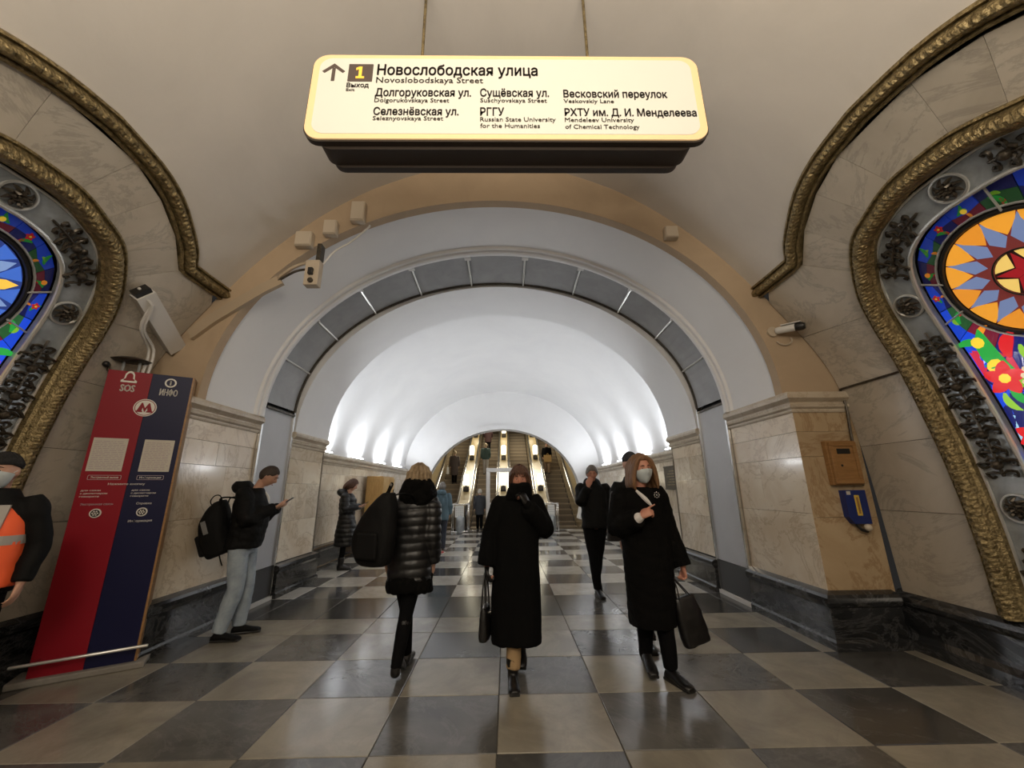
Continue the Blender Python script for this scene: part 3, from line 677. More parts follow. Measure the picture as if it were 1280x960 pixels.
# ---- passage walls: marble slabs with cornice and plinth
def slab_wall(name, label, axis, fixed, u0, u1, rows_z, cols_n, m, inward, par=None, jitter=0):
    """axis 'x': wall plane x=fixed, u along y; axis 'y': plane y=fixed, u along x"""
    W = par or thing(name, label, 'wall', kind='structure')
    for r, (z0, z1) in enumerate(zip(rows_z, rows_z[1:])):
        n = cols_n[r] if hasattr(cols_n, '__len__') else cols_n
        us = [u0 + (u1 - u0) * i / n + (0 if i in (0, n) else ((r * 37 + i * 17) % 11 / 11 - .5) * jitter) for i in range(n + 1)]
        for a, b in zip(us, us[1:]):
            e = .0013; d = .02 + ((r * 13 + int(a * 91)) % 5) * .0004
            if axis == 'x': bx = bevbox((min(fixed, fixed - inward * d * 2), a + e, z0 + e), (max(fixed, fixed - inward * d * 2), b - e, z1 - e), .0015)
            else: bx = bevbox((a + e, min(fixed, fixed - inward * d * 2), z0 + e), (b - e, max(fixed, fixed - inward * d * 2), z1 - e), .0015)
            mk('marble_slab', *bx, m, W)
    if axis == 'x': mk('backing', *boxm((min(fixed - inward * .03, fixed - inward * .12), u0 + .05, 0), (max(fixed - inward * .03, fixed - inward * .12), u1, rows_z[-1])), M_grout, W)
    else: mk('backing', *boxm((u0 + .05, min(fixed - inward * .03, fixed - inward * .1), 0), (u1 - .05, max(fixed - inward * .03, fixed - inward * .1), rows_z[-1])), M_grout, W)
    return W
def sweep_xy(path, prof, z_is=1):
    """path: xy points; prof: (out, z); mitred"""
    rows = []
    for i, p in enumerate(path):
        p = Vector(p); a = (p - Vector(path[i - 1])).normalized() if i else None; b = (Vector(path[i + 1]) - p).normalized() if i < len(path) - 1 else None
        if a is None: nn = Vector((b.y, -b.x)); k = 1
        elif b is None: nn = Vector((a.y, -a.x)); k = 1
        else:
            n1 = Vector((a.y, -a.x)); n2 = Vector((b.y, -b.x)); nn = (n1 + n2).normalized(); k = 1 / max(.3, nn.dot(n1))
        rows.append([np.array([p.x + nn.x * q[0] * k, p.y + nn.y * q[0] * k, q[1]]) for q in prof])
    V, F = grid(rows); n = len(prof); m = len(rows); F += [(i * n + n - 1, i * n, (i + 1) * n, (i + 1) * n + n - 1) for i in range(m - 1)]; F += [tuple(range(n)), tuple((m - 1) * n + j for j in range(n - 1, -1, -1))]
    return V, F
CORN = [(-.05, 2.28), (.012, 2.28), (.02, 2.30), (.02, 2.315), (.045, 2.335), (.05, 2.36), (.03, 2.375), (.03, 2.39), (.06, 2.41), (.085, 2.43), (.085, 2.47), (.07, 2.50), (-.05, 2.50)]
PLIN = [(-.05, 0), (.09, 0), (.09, .07), (.07, .09), (.07, .36), (.085, .375), (.10, .41), (.095, .45), (.07, .475), (.03, .49), (.0, .50), (-.05, .50)]
WX = 3.30
for sd, nm in ((-1, 'left'), (1, 'right')):
    x = C + sd * WX; inw = -sd
    slab_wall('wall_' + nm + '.001', f'pale polished marble pilaster on the {nm} between hall and steel gate', 'x', x, 4.2, 5.44, [.47, 1.22, 1.80, 2.07, 2.29], [1, 2, 2, 1], M_mar, inw, jitter=.3)
    a, b = sorted((C + sd * (WX + .0), C + sd * 3.97))
    slab_wall('wall_front.001' if sd < 0 else 'wall_front.002', f'honey-brown marble pier face on the {nm} facing the hall', 'y', 4.2, a, b, [.47, 1.18, 1.80, 2.07, 2.29], [1, 1, 1, 1], M_brn, -1)
    slab_wall('wall_' + nm + '.002', f'pale veined marble pilaster on the {nm} just beyond the steel gate', 'x', x, 6.30, 7.5, [.47, 1.05, 1.62, 2.0, 2.2], [1, 2, 2, 1], M_mar, inw, jitter=.3)
    mk('return_slab', *boxm((min(x, C + sd * 3.7), 7.46, 0), (max(x, C + sd * 3.7), 7.5, 2.42)), M_cor, bpy.data.objects['wall_' + nm + '.002'])
    x2 = C + sd * 3.62
    slab_wall('wall_' + nm + '.003', f'long pale marble wall of the passage on the {nm}', 'x', x2, 7.5, 15.0, [.45, 1.0, 1.5, 1.85, 2.06], [6, 5, 6, 5], M_mar, inw, jitter=.3)
    # cornices and plinths (path runs so that 'out' points into the passage / hall)
    p1 = [(x, 5.43), (x, 4.2), (C + sd * 3.93, 4.2)]
    if sd < 0: p1 = p1[::-1]
    o = mk('trim_6' if sd < 0 else 'trim_7', *sweep_xy([Vector(p) for p in p1], CORN), M_cor)
    struct(o, f'moulded marble cornice capping the {nm} pier beside the arch', 'cornice')
    mk_ = mk('baseboard_' + nm + '.001', *sweep_xy([Vector(p) for p in p1], PLIN), M_blk); struct(mk_, f'black marble plinth under the {nm} pier beside the arch', 'baseboard')
    p2 = [(x2, 15.0), (x2, 7.5), (x, 7.5), (x, 6.29)]
    if sd < 0: p2 = p2[::-1]
    lo = [(a_, z_ - .08) for a_, z_ in CORN]
    o = mk('trim_8' if sd < 0 else 'trim_9', *sweep_xy([Vector(p) for p in ([(x, 6.29), (x, 7.5)] if sd < 0 else [(x, 7.5), (x, 6.29)])], lo), M_cor); struct(o, f'marble cornice of the {nm} pilaster beyond the gate', 'cornice')
    lo = [(a_, z_ - .25) for a_, z_ in CORN]; lo = [(a_ if a_ < .08 else a_ , z_) for a_, z_ in lo]; lo[-1] = (-.02, 2.25); lo[-2] = (.07, 2.25)
    o = mk('trim_10' if sd < 0 else 'trim_11', *sweep_xy([Vector(p) for p in ([(x2, 7.5), (x2, 15.0)] if sd < 0 else [(x2, 15.0), (x2, 7.5)])], lo), M_cor); struct(o, f'long marble cornice hiding the strip lamps on the {nm}', 'cornice')
    PL2 = [(a_, z_ * .92) for a_, z_ in PLIN]
    o = mk('baseboard_' + nm + '.002', *sweep_xy([Vector(p) for p in p2], PL2), M_blk); struct(o, f'grey-veined black plinth along the {nm} passage wall', 'baseboard')
    # ledge above the cornice that carries the strip lamps
    for k, (ya, yb_) in enumerate([(7.75, 8.45), (9.6, 10.3), (11.5, 12.2), (13.4, 14.1)]):
        xl = C + sd * 3.575
        L = thing('cove_lamp', ['nearest', 'second', 'third', 'farthest'][k] + f' strip lamp on the {nm} passage cornice', 'lamp', (xl, (ya + yb_) / 2, 2.25), 0, 'strip lamps on the passage cornices')
        mk('housing', *boxm((-.03, -.37, .0), (.03, .37, .02)), M_white, L)
        V, F = tube([(0, -.35, .035), (0, .35, .035)], .014, 8, smooth_path=False); mk('light_tube', V, F, M_lamp, L)
        lo_ = area('cove_light', (0, 0, .06), .7, 25, (.93, .96, 1), (0, math.radians(180 + sd * 22), math.radians(0)), .08); lo_.rotation_euler = (math.radians(180), math.radians(-sd * 25), math.radians(90)) if False else (0, math.radians(180 - sd * 28), 0); lo_.data.size = .08; lo_.data.size_y = .7; lo_.parent = L
# ---- end wall with the escalator arch
IN = ell(2.88, 2.53, 1.18, 48, -.30, PI + .30)
def endw(y, r0, r1, name, label, m, th):
    A_ = [(C + (x - C) * r0, 1.18 + (z - 1.18) * r0) for x, z in IN]; B_ = [(C + (x - C) * r1, 1.18 + (z - 1.18) * r1) for x, z in IN]
    P = [[np.array([a[0], y, max(0, a[1])]), np.array([b[0], y, max(0, b[1])])] for a, b in zip(A_, B_)]; Q = [[p + np.array([0, th, 0]) for p in r] for r in P]
    V, F = slab(Q, P); V2 = V; o = mk(name, V, F, m); return struct(o, label, 'wall')
endw(15.0, 1.0, 1.75, 'wall_end', 'white end wall around the escalator arch', M_wh, .15)
endw(14.88, 1.0, 1.075, 'trim_12', 'smooth white band framing the escalator arch', M_wh, .5)
# ================================================================== ESCALATORS
SL = .577
EY0, EYS, EYE = 16.3, 17.3, 29.0          # comb, start of the incline, last built step
def ez(y): return max(0.0, SL * (y - EYS))
M_step = mat('escalator_step', (.34, .28, .20), .4, .3, col2=(.26, .21, .15), nscale=30)
M_riser = mat('step_riser', (.20, .165, .12), .5, .2)
M_deck = mat('lacquered_deck', (.36, .29, .165), .3, col2=(.31, .245, .135), nscale=5, coat=.2)
M_bal = mat('balustrade_panel', (.27, .22, .145), .25, col2=(.22, .175, .11), nscale=4, coat=.3)
M_rub = mat('black_rubber', (.015, .014, .013), .35)
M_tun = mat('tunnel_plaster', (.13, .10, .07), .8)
sme = None
lanes = [C + k * 1.68 for k in (-1.5, -.5, .5, 1.5)]
pos_word = ['leftmost', 'second from the left', 'third from the left', 'rightmost']
for li, lx in enumerate(lanes):
    E_ = thing('escalator', f'{pos_word[li]} escalator of the four rising beyond the end arch', 'escalator', (lx, EY0, 0), 0, 'four parallel escalators')
    y = EY0 + .25; n = 0
    while y < EYE:
        z = ez(y + .2)
        if sme is None:
            mb = MB(); mb.box((-.5, 0, -.24), (.5, .4, -.004), 1)
            for k in range(12): mb.box((-.49 + k * .0825, .005, -.004), (-.445 + k * .0825, .395, .004), 0)
            mb.box((-.5, -.006, -.045), (.5, .02, .006), 0)
            o = mb.build('step', None, E_, mats=[M_step, M_riser]); sme = o.data
        else:
            o = bpy.data.objects.new('step', sme); COL.objects.link(o); o.parent = E_
        o.location = (0, y - EY0, z); y += .4; n += 1
    mk('comb_plate', *bevbox((-.55, -.75, -.01), (.55, .25, .012), .004), M_chr, E_)
    ys = [EY0 - .30, EY0, EY0 + .5, EYS, EYS + .5, EYE]
    for sx in (-1, 1):
        # balustrade: side polygon with a rounded newel, in local y from EY0
        hgt = .92; top = []; zc = .50; r = .42; yc_ = -.28
        for i in range(11):
            a = -PI / 2 - PI * i / 10; top.append((yc_ + r * math.cos(a), zc + r * math.sin(a)))
        prof = top + [(.7, hgt)] + [(y_ - EY0, SL * (y_ - EYS) + hgt if y_ > EYS - .15 else hgt) for y_ in (EYS - .2, EYS + .2, EYE)]
        bot = [(EYE - EY0, SL * (EYE - EYS) - .25), (EYS - EY0, -.02), (.3, -.02), (yc_, .06)]
        poly = prof + bot; m_ = len(poly); xa = sx * .53; xb = sx * .60
        V = [(xa, a, b) for a, b in poly] + [(xb, a, b) for a, b in poly]
        F = [tuple(range(m_)), tuple(range(2 * m_ - 1, m_ - 1, -1))] + [(i, (i + 1) % m_, m_ + (i + 1) % m_, m_ + i) for i in range(m_)]
        mk('balustrade', V, F, M_bal, E_)
        xr = sx * .575
        V, F = tube([(xr, a, b + (.03 if b > .5 else 0)) for a, b in prof], .035, 8, smooth_path=False, flat=.8); mk('handrail', V, F, M_rub, E_, True)
        V, F = tube([(sx * .525, a - (.0), b - .06) for a, b in prof[6:]], .014, 6, smooth_path=False); mk('deck_trim', V, F, M_chr, E_)
# decks between the escalators with lamps
decks = [C - 2 * 1.68, C - 1.68, C, C + 1.68, C + 2 * 1.68]
dw = ['outer left', 'left', 'middle', 'right', 'outer right']
for di, dx in enumerate(decks):
    D = thing('escalator_deck', f'cream lacquered {dw[di]} deck sloping up between the handrails', 'deck', (dx, EY0, 0), 0, 'decks between the escalators')
    hw = .225
    pts = [(-.25, .90), (EYS - EY0 - .1, .90), (EYS - EY0 + .3, .90 + .16), (EYE - EY0, .90 + SL * (EYE - EYS))]
    P = [[np.array([x, a, b]) for x in (-hw, -hw * .3, hw * .3, hw)] for a, b in pts]; Q = [[p - np.array([0, 0, .08]) for p in r] for r in P]
    mk('deck_cover', *slab(P, Q), M_deck, D)
    mk('front_panel', *bevbox((-hw, -.30, .02), (hw, -.24, .88), .02), M_bal, D)
    for sx in (-1, 1):
        V, F = tube([(sx * (hw - .015), a, b + .012) for a, b in pts], .016, 6, smooth_path=False); mk('deck_strip', V, F, M_chr, D)
    if di in (0, 4): continue
    for k, ly in enumerate([18.25, 21.0, 23.6, 26.2]):
        z0 = .90 + SL * (ly - EYS)
        L = thing('escalator_lamp', f'glowing cylinder lamp on the {dw[di]} deck, ' + ['lowest', 'second', 'third', 'highest'][k] + ' of its row', 'lamp', (dx, ly, z0 - .02), 0, 'lamps on the escalator decks')
        mk('base_box', *bevbox((-.12, -.09, -.03), (.12, .12, .20), .015), M_black, L)
        mk('speaker_grille', *boxm((-.07, -.10, .05), (.07, -.088, .15)), M_iron, L)
        mb = MB(); mb.add(loft([(.20, 0, 0, .05, .05), (.24, 0, 0, .055, .055)], 12, k=1)); mb.build('neck', M_gold, L)
        mb = MB(); mb.add(loft([(.24, 0, 0, .08, .08), (.27, 0, 0, .125, .125), (.50, 0, 0, .135, .135), (.70, 0, 0, .125, .125), (.74, 0, 0, .07, .07)], 16, k=1)); mb.build('shade', M_glow, L, True)
# inclined tunnel
P = []
for i in range(25):
    a = PI * i / 24; x = C + 3.9 * math.cos(a); zz_ = 1.0 + 3.6 * math.sin(a)
    P.append([np.array([x, 15.1, zz_ + .4]), np.array([x, EYS, zz_ + .6]), np.array([x, EYE, zz_ + SL * (EYE - EYS) + .3])])
P = [[p - np.array([0, 0, 3.5]) for p in P[0]]] + P + [[p - np.array([0, 0, 3.5]) for p in P[-1]]]
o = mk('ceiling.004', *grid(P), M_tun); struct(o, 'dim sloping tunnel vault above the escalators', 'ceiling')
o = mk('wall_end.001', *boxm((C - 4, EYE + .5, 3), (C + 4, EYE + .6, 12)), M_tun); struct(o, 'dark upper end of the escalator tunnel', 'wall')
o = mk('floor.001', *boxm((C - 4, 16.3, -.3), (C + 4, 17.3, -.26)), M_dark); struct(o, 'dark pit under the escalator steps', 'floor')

# ---- barriers and portal in front of the escalators
M_sheet = mat('white_sheet', (.72, .72, .68), .4); M_txt = mat('grey_print', (.12, .11, .11), .6)
def barrier(x0, x1, y, label):
    B = thing('barrier', label, 'barrier', ((x0 + x1) / 2, y, 0), 0, 'steel barriers before the escalators'); h = (x1 - x0) / 2
    for sx in (-1, 1):
        for sy in (0, .42): mk('post', *tube([(sx * h, sy, 0), (sx * h, sy, .98)], .02, 8, smooth_path=False), M_chr, B, True)
        mk('side_rail', *tube([(sx * h, 0, .97), (sx * h, .42, .97)], .018, 6, smooth_path=False), M_chr, B)
    for z in (.03, .97): mk('top_rail' if z > .5 else 'bottom_rail', *tube([(-h, 0, z), (h, 0, z)], .02, 8, smooth_path=False), M_chr, B, True)
    mk('notice_board', *bevbox((-h * .62, -.01, .52), (h * .45, .01, .93), .004), M_sheet, B)
    mb = MB()
    for i in range(4):
        for j in range(4): mb.add(disc((-h * .46 + i * h * .25, -.0105, .60 + j * .08), .012, -.002, 8, 'y'))
    mb.build('symbols', M_txt, B)
    mk('drum', *tube([(0, .1, .05), (0, .1, .5)], .16, 14, smooth_path=False), M_silv, B, True)
barrier(-1.92, -1.33, 14.95, 'chrome barrier with a white notice, left of the portal')
barrier(1.48, 1.95, 14.95, 'chrome barrier with a white notice, right of the portal')
T = thing('portal_frame', 'white painted metal frame standing before the middle escalator deck', 'frame', (-.02, 15.15, 0))
for x in (-.60, .60): mk('upright', *bevbox((x - .07, -.06, 0), (x + .07, .06, 2.12), .01), M_white, T)
mk('lintel', *bevbox((-.67, -.06, 2.12), (.67, .06, 2.27), .01), M_white, T)
for z in (.95, .08): mk('crossbar', *bevbox((-.53, -.03, z), (.53, .03, z + .06), .006), M_white, T)
mk('notice', *bevbox((.22, -.04, 1.15), (.52, -.02, 1.45), .003), M_sheet, T)
mb = MB()
for i in range(3):
    for j in range(3): mb.add(disc((.28 + i * .09, -.041, 1.21 + j * .09), .02, -.002, 10, 'y'))
mb.build('symbols', M_txt, T)

# ================================================================== HANGING SIGN
M_signf = mat('sign_lit_face', (.50, .48, .40), .35, emit=(1, .93, .76), es=.34)
M_signr = mat('sign_amber_rim', (.72, .50, .26), .35, emit=(1, .66, .33), es=.38)
M_signt = mat('sign_brown_print', (.085, .06, .05), .5)
M_signt2 = mat('sign_pale_print', (.22, .18, .14), .5)
M_orange = mat('sign_orange', (.9, .5, .05), .5, emit=(1, .6, .08), es=.5)
M_housing = mat('sign_housing', (.025, .017, .012), .5)
S0 = thing('hanging_sign', 'long backlit direction sign with a dark housing, hung on two rods from the vault', 'sign', (.09, 2.2, 3.84))
def rrect(x0, z0, x1, z1, r, n=8):
    o = []
    for cx, cz, a in ((x1 - r, z1 - r, 0), (x0 + r, z1 - r, PI / 2), (x0 + r, z0 + r, PI), (x1 - r, z0 + r, 1.5 * PI)):
        o += [(cx + r * math.cos(a + PI / 2 * i / n), cz + r * math.sin(a + PI / 2 * i / n)) for i in range(n + 1)]
    return o
def plate(poly, y0, y1):
    n = len(poly); V = [(x, y0, z) for x, z in poly] + [(x, y1, z) for x, z in poly]
    return V, [tuple(range(n)), tuple(range(2 * n - 1, n - 1, -1))] + [(i, n + i, n + (i + 1) % n, (i + 1) % n) for i in range(n)]
mk('backing_edge', *plate(rrect(-1.425, -.005, 1.43, .79, .12), -.012, .03), M_housing, S0)
mk('rim', *plate(rrect(-1.415, .01, 1.42, .78, .11), -.022, -.012), M_signr, S0)
mk('face', *plate(rrect(-1.365, .05, 1.365, .74, .09), -.027, -.022), M_signf, S0)
mb = MB(); mb.add(plate(rrect(-1.33, -.03, 1.33, .70, .10), .03, .17)); mb.add(plate(rrect(-1.29, -.05, 1.29, .68, .10), .17, .22)); mb.build('housing', M_housing, S0)
for x in (-.66, .64): mk('rod', *tube([(x, .10, .68), (x, .10, 1.78)], .0125, 8, smooth_path=False), M_gold, S0, True)
TX = [("Новослободская улица",-0.853,0.315,4.419,0.093,0),("Novoslobodskaya Street",-0.855,-0.083,4.344,0.051,1),("Долгоруковская ул.",-0.852,-0.169,4.219,0.067,0),("Dolgorukovskaya Street",-0.853,-0.323,4.163,0.037,1),("Селезнёвская ул.",-0.851,-0.254,4.048,0.064,0),("Seleznyovskaya Street",-0.852,-0.360,4.001,0.035,1),("Сущёвская ул.",-0.102,0.392,4.220,0.067,0),("Suschyovskaya Street",-0.101,0.375,4.166,0.037,1),("РГГУ",-0.100,0.068,4.047,0.066,0),("Russian State University",-0.100,0.432,3.994,0.037,1),("for the Humanities",-0.099,0.319,3.937,0.037,1),("Весковский переулок",0.498,1.248,4.216,0.064,0),("Veskovskiy Lane",0.496,0.857,4.164,0.034,1),("РХТУ им. Д. И. Менделеева",0.499,1.44,4.047,0.062,0),("Mendeleev University",0.497,0.987,3.993,0.036,1),("of Chemical Technology",0.497,1.021,3.932,0.036,1),("Выход",-1.063,-0.905,4.300,0.038,0),("Exit",-1.063,-1.003,4.264,0.023,1)]
for s_, x0, x1, z0, h_, k in TX:
    V, F = text_vf(s_, x1 - x0, h_, .022 if k == 0 else .004)
    mk('lettering', [(a + x0 - .09, b - .0295, c_ + z0 - 3.84) for a, b, c_ in V], F, M_signt if k == 0 else M_signt2, S0)
mk('exit_square', *plate(rrect(-1.153, .515, -.976, .68, .004, 2), -.030, -.027), M_signt, S0)
one = [(-.03, 0), (.03, 0), (.03, .018), (.011, .018), (.011, .11), (-.008, .11), (-.032, .098), (-.032, .078), (-.011, .086), (-.011, .018), (-.03, .018)]
mk('number', *plate([(x - 1.065, z + .542) for x, z in one], -.033, -.030), M_orange, S0)
ax, az = -1.26, .52
mb = MB(); mb.add(plate([(ax - .012, az), (ax + .012, az), (ax + .012, az + .125), (ax - .012, az + .125)], -.030, -.027))
mb.add(plate([(ax, az + .165), (ax - .082, az + .092), (ax - .066, az + .076), (ax, az + .132)], -.030, -.027)); mb.add(plate([(ax, az + .132), (ax + .066, az + .076), (ax + .082, az + .092), (ax, az + .165)], -.0301, -.027))
mb.build('arrow', M_signt, S0)

# ================================================================== SOS COLUMN
M_red = mat('red_enamel', (.25, .004, .013), .45, spec=.25); M_navy = mat('navy_enamel', (.005, .006, .04), .45, spec=.25)
M_paper = mat('notice_paper', (.55, .52, .44), .6); M_cream = mat('cream_print', (.72, .70, .64), .5); M_dim = mat('faded_print', (.42, .34, .36), .6)
M_conc = mat('concrete_plinth', (.26, .24, .21), .7, col2=(.20, .185, .16), nscale=6, bump=.2)
ang_s = math.atan2(.35, .60)
K = thing('sos_column', 'tall red and navy emergency call column leaning space before the left pylon'.replace(' leaning space', ' standing'), 'call column', (-3.84, 3.73, 0), ang_s)
def kp(x0, z0, x1, z1, y0, y1, m, name, par=K): return mk(name, *bevbox((x0, min(y0, y1), z0), (x1, max(y0, y1), z1), .002), m, par)
mk('plinth', *bevbox((-.10, -.06, 0), (.74, .22, .05), .01), M_conc, K)
mk('body', *bevbox((.0, .004, .05), (.66, .14, 2.68), .004), M_navy, K)
mk('red_panel', *plate([(.0, .05), (.33, .05), (.33, 2.68), (.0, 2.68)], -.004, .003), M_red, K)
mk('navy_panel', *plate([(.332, .05), (.66, .05), (.66, 2.68), (.332, 2.68)], -.004, .003), M_navy, K)
kp(.655, .05, .672, 2.68, -.006, .14, M_wood2, 'edge_strip'); 
def kt(s_, x, z, wd, h, m, b=.02, name='lettering'):
    V, F = text_vf(s_, wd, h, b); return mk(name, [(a + x, b_ - .006, c_ + z) for a, b_, c_ in V], F, m, K)
kt('SOS', .115, 2.475, .105, .065, M_cream, .04); kt('ИНФО', .415, 2.465, .14, .062, M_cream, .028)
# bell pictogram
bp = [(.105, .0), (.225, .0), (.225, .02), (.205, .035), (.20, .085), (.185, .11), (.165, .12), (.145, .11), (.13, .085), (.125, .035), (.105, .02)]
bell = [(x + 0, z + 2.565) for x, z in bp]
n = len(bell); V = []; cx_, cz_ = .165, 2.62
inn = [(cx_ + (x - cx_) * .68, cz_ + (z - cz_) * .68) for x, z in bell]
V = [(x, -.008, z) for x, z in bell] + [(x, -.008, z) for x, z in inn]; mk('bell_symbol', V, [(i, (i + 1) % n, n + (i + 1) % n, n + i) for i in range(n)], M_cream, K)
def annulus(cx, cz, r0, r1, m, name, y=-.008, n=28, par=K):
    V = [(cx + r * math.cos(2 * PI * i / n), y, cz + r * math.sin(2 * PI * i / n)) for r in (r0, r1) for i in range(n)]
    return mk(name, V, [(i, (i + 1) % n, n + (i + 1) % n, n + i) for i in range(n)], m, par)
annulus(.485, 2.60, .034, .048, M_cream, 'info_ring'); kt('i', .479, 2.578, .012, .045, M_cream, .02)
# metro badge: ring and M
mk('badge', *disc((.332, -.0045, 2.325), .088, -.003, 32, 'y'), M_cream, K)
annulus(.332, 2.325, .074, .080, M_red, 'badge_ring', -.0092)
mM = [(-.062, -.045), (-.062, -.033), (-.055, -.033), (-.03, .045), (-.022, .045), (0, -.005), (.022, .045), (.03, .045), (.055, -.033), (.062, -.033), (.062, -.045), (.014, -.045), (.014, -.033), (.022, -.033), (.016, .0), (0, -.045), (-.016, .0), (-.022, -.033), (-.014, -.033), (-.014, -.045)]
mk('metro_letter', *plate([(x * 1.05 + .332, z * 1.05 + 2.325) for x, z in mM], -.012, -.008), M_red, K)
for x0, x1 in ((.025, .27), (.388, .618)):
    p_ = kp(x0, 1.70, x1, 2.01, -.010, -.004, M_paper, 'notice')
    mb = MB(); rz = random.Random(int(x0 * 100))
    for i in range(16):
        z = 1.975 - i * .017; xx = x0 + .015
        while xx < x1 - .03:
            l_ = rz.uniform(.01, .05); l_ = min(l_, x1 - .015 - xx); mb.add(plate([(xx, z), (xx + l_, z), (xx + l_, z + .006), (xx, z + .006)], -.0112, -.0102)); xx += l_ + .008
    mb.build('small_print', M_dim, p_)
kt('Экстренный вызов', .07, 1.635, .19, .018, M_cream, .0); kt('Информация', .41, 1.635, .16, .018, M_cream, .0)
for x0, x1 in ((.05, .28), (.39, .59)):
    r_ = rrect(x0, 1.622, x1, 1.665, .008, 2); ri = rrect(x0 + .004, 1.626, x1 - .004, 1.661, .006, 2); n = len(r_)
    mk('label_outline', [(x, -.008, z) for x, z in r_] + [(x, -.008, z) for x, z in ri], [(i, (i + 1) % n, n + (i + 1) % n, n + i) for i in range(n)], M_dim, K)
kt('Нажмите кнопку', .20, 1.575, .26, .018, M_cream, 0)
for x in (.03, .375):
    for i, t_ in enumerate(('для связи', 'с диспетчером', 'говорите')): kt(t_, x, 1.52 - i * .027, .13 + .05 * (i == 1), .014, M_cream, 0)
kt('Экстренная связь', .05, 1.395, .22, .018, M_dim, 0); kt('Справка', .43, 1.395, .11, .018, M_cream, 0); kt('Информация', .40, 1.235, .17, .02, M_cream, 0)
for x in (.165, .485):
    b_ = mk('call_button', *disc((x, -.004, 1.325), .040, -.012, 24, 'y'), M_cream, K)
    mk('button_grille', *disc((x, -.016, 1.325), .031, -.004, 24, 'y'), M_black, b_)
    mb = MB()
    for i in range(6): a = PI / 3 * i; mb.add(disc((x + .017 * math.cos(a), -.020, 1.325 + .017 * math.sin(a)), .006, -.003, 8, 'y'))
    mb.add(disc((x, -.020, 1.325), .006, -.003, 8, 'y')); mb.build('speaker_hole', M_cream, b_)
mk('foot_bar', *tube([(-.08, -.10, .175), (.74, -.10, .185)], .013, 8, smooth_path=False), M_rim, K, True)
for x in (.05, .62): mk('bar_bracket', *tube([(x, -.10, .18), (x, .02, .18)], .010, 6, smooth_path=False), M_chr, K)
mk('camera_dome', *tube([(-.02, .05, 2.68), (-.02, .05, 2.74)], .012, 6, smooth_path=False), M_iron, K)
ml = MB(); ml.add(loft([(2.79, .13, .05, .13, .10), (2.805, .13, .05, .165, .12), (2.83, .13, .05, .10, .07), (2.845, .13, .05, .02, .02)], 20, k=1)); ml.build('beacon_shade', M_iron, K, True)
for x in (.08, .20): mk('beacon_leg', *tube([(x, .06, 2.67), (x, .06, 2.80)], .012, 6, smooth_path=False), M_silv, K)
mk('beacon_bulb', *ball((-.03, .0, 2.73), .03), M_black, K, True)

# ================================================================== WALL FITTINGS
def cable(name, pts, r, m, label, cat='cable'):
    o = mk(name, *tube(pts, r, 6, 4), m, None, True); return tag(o, label, cat)
# white trunking on the left pylon and cables
Tk = thing('cable_trunking', 'white rectangular cable trunking box on the left pylon above the column', 'trunking', tuple(hp(-1, 3.95, 3.30, .0)))
a0, a1 = hp(-1, 3.47, 3.40, .06), hp(-1, 4.19, 3.10, .06)
def obox(a, b, wv, hv):
    a, b, wv, hv = map(lambda q: np.array(q, float), (a, b, wv, hv)); V = [a - wv - hv, a + wv - hv, a + wv + hv, a - wv + hv, b - wv - hv, b + wv - hv, b + wv + hv, b - wv + hv]
    return [tuple(v) for v in V], [(0, 3, 2, 1), (4, 5, 6, 7), (0, 1, 5, 4), (1, 2, 6, 5), (2, 3, 7, 6), (3, 0, 4, 7)]
base = np.array(Tk.location); d_ = (a1 - a0) / np.linalg.norm(a1 - a0); nn = hn(-1, 3.8, 3.25); wv = np.cross(d_, nn)
mk('cover', *obox(a0 - base, a1 - base, wv * .085, nn * .055), M_white, Tk)
mk('end_gasket', *obox(a0 - base - d_ * .05, a0 - base, wv * .07, nn * .04), M_black, Tk)
st = np.array((-3.84, 3.73, 0)) + .20 * np.array([math.cos(ang_s), math.sin(ang_s), 0])
for k, off in enumerate((0, .035)):
    p0 = hp(-1, 3.42, 3.42 - off * 1.5, .05)
    cable('cable', [p0, hp(-1, 3.56, 3.36, .10 + off), hp(-1, 3.66 + off, 3.15, .12), (st[0] - .02 + off * 1.4, st[1] + .10, 2.95), (st[0] + off * 1.6, st[1] + .07, 2.68)], .014, M_white, ['inner', 'outer'][k] + ' pale cable looping from the trunking down to the column')
# conduit following the arch on the left
cp = [(-3.50, 3.22), (-3.28, 3.42), (-3.0, 3.63), (-2.78, 3.79), (-2.58, 3.91)]
o = mk('conduit', *slab([[np.array([x - .035, 4.15, z + .05]), np.array([x + .035, 4.15, z - .05])] for x, z in cp], [[np.array([x - .035, 4.20, z + .05]), np.array([x + .035, 4.20, z - .05])] for x, z in cp]), mat('beige_conduit', (.42, .33, .23), .6)); tag(o, 'flat beige conduit climbing the left side of the arch face', 'conduit')
cable('cable', [(-2.60, 4.15, 3.93), (-2.45, 4.12, 4.03), (-2.3, 4.12, 4.10), (-2.18, 4.08, 4.06), (-2.14, 4.05, 3.93)], .02, mat('beige_conduit', (.42, .33, .23), .6), 'beige cable bending from the conduit to the camera')
cable('cable', [(-2.60, 4.16, 3.90), (-2.42, 4.14, 4.00), (-2.3, 4.14, 4.03), (-2.2, 4.1, 3.99)], .014, M_iron, 'dark thin cable beside the beige one on the arch')
cable('cable', [(-2.10, 4.15, 4.10), (-1.98, 4.15, 4.28), (-1.80, 4.16, 4.42), (-1.62, 4.17, 4.62), (-1.60, 4.17, 4.66)], .012, M_white, 'pale cable along the arch edge above the left camera')
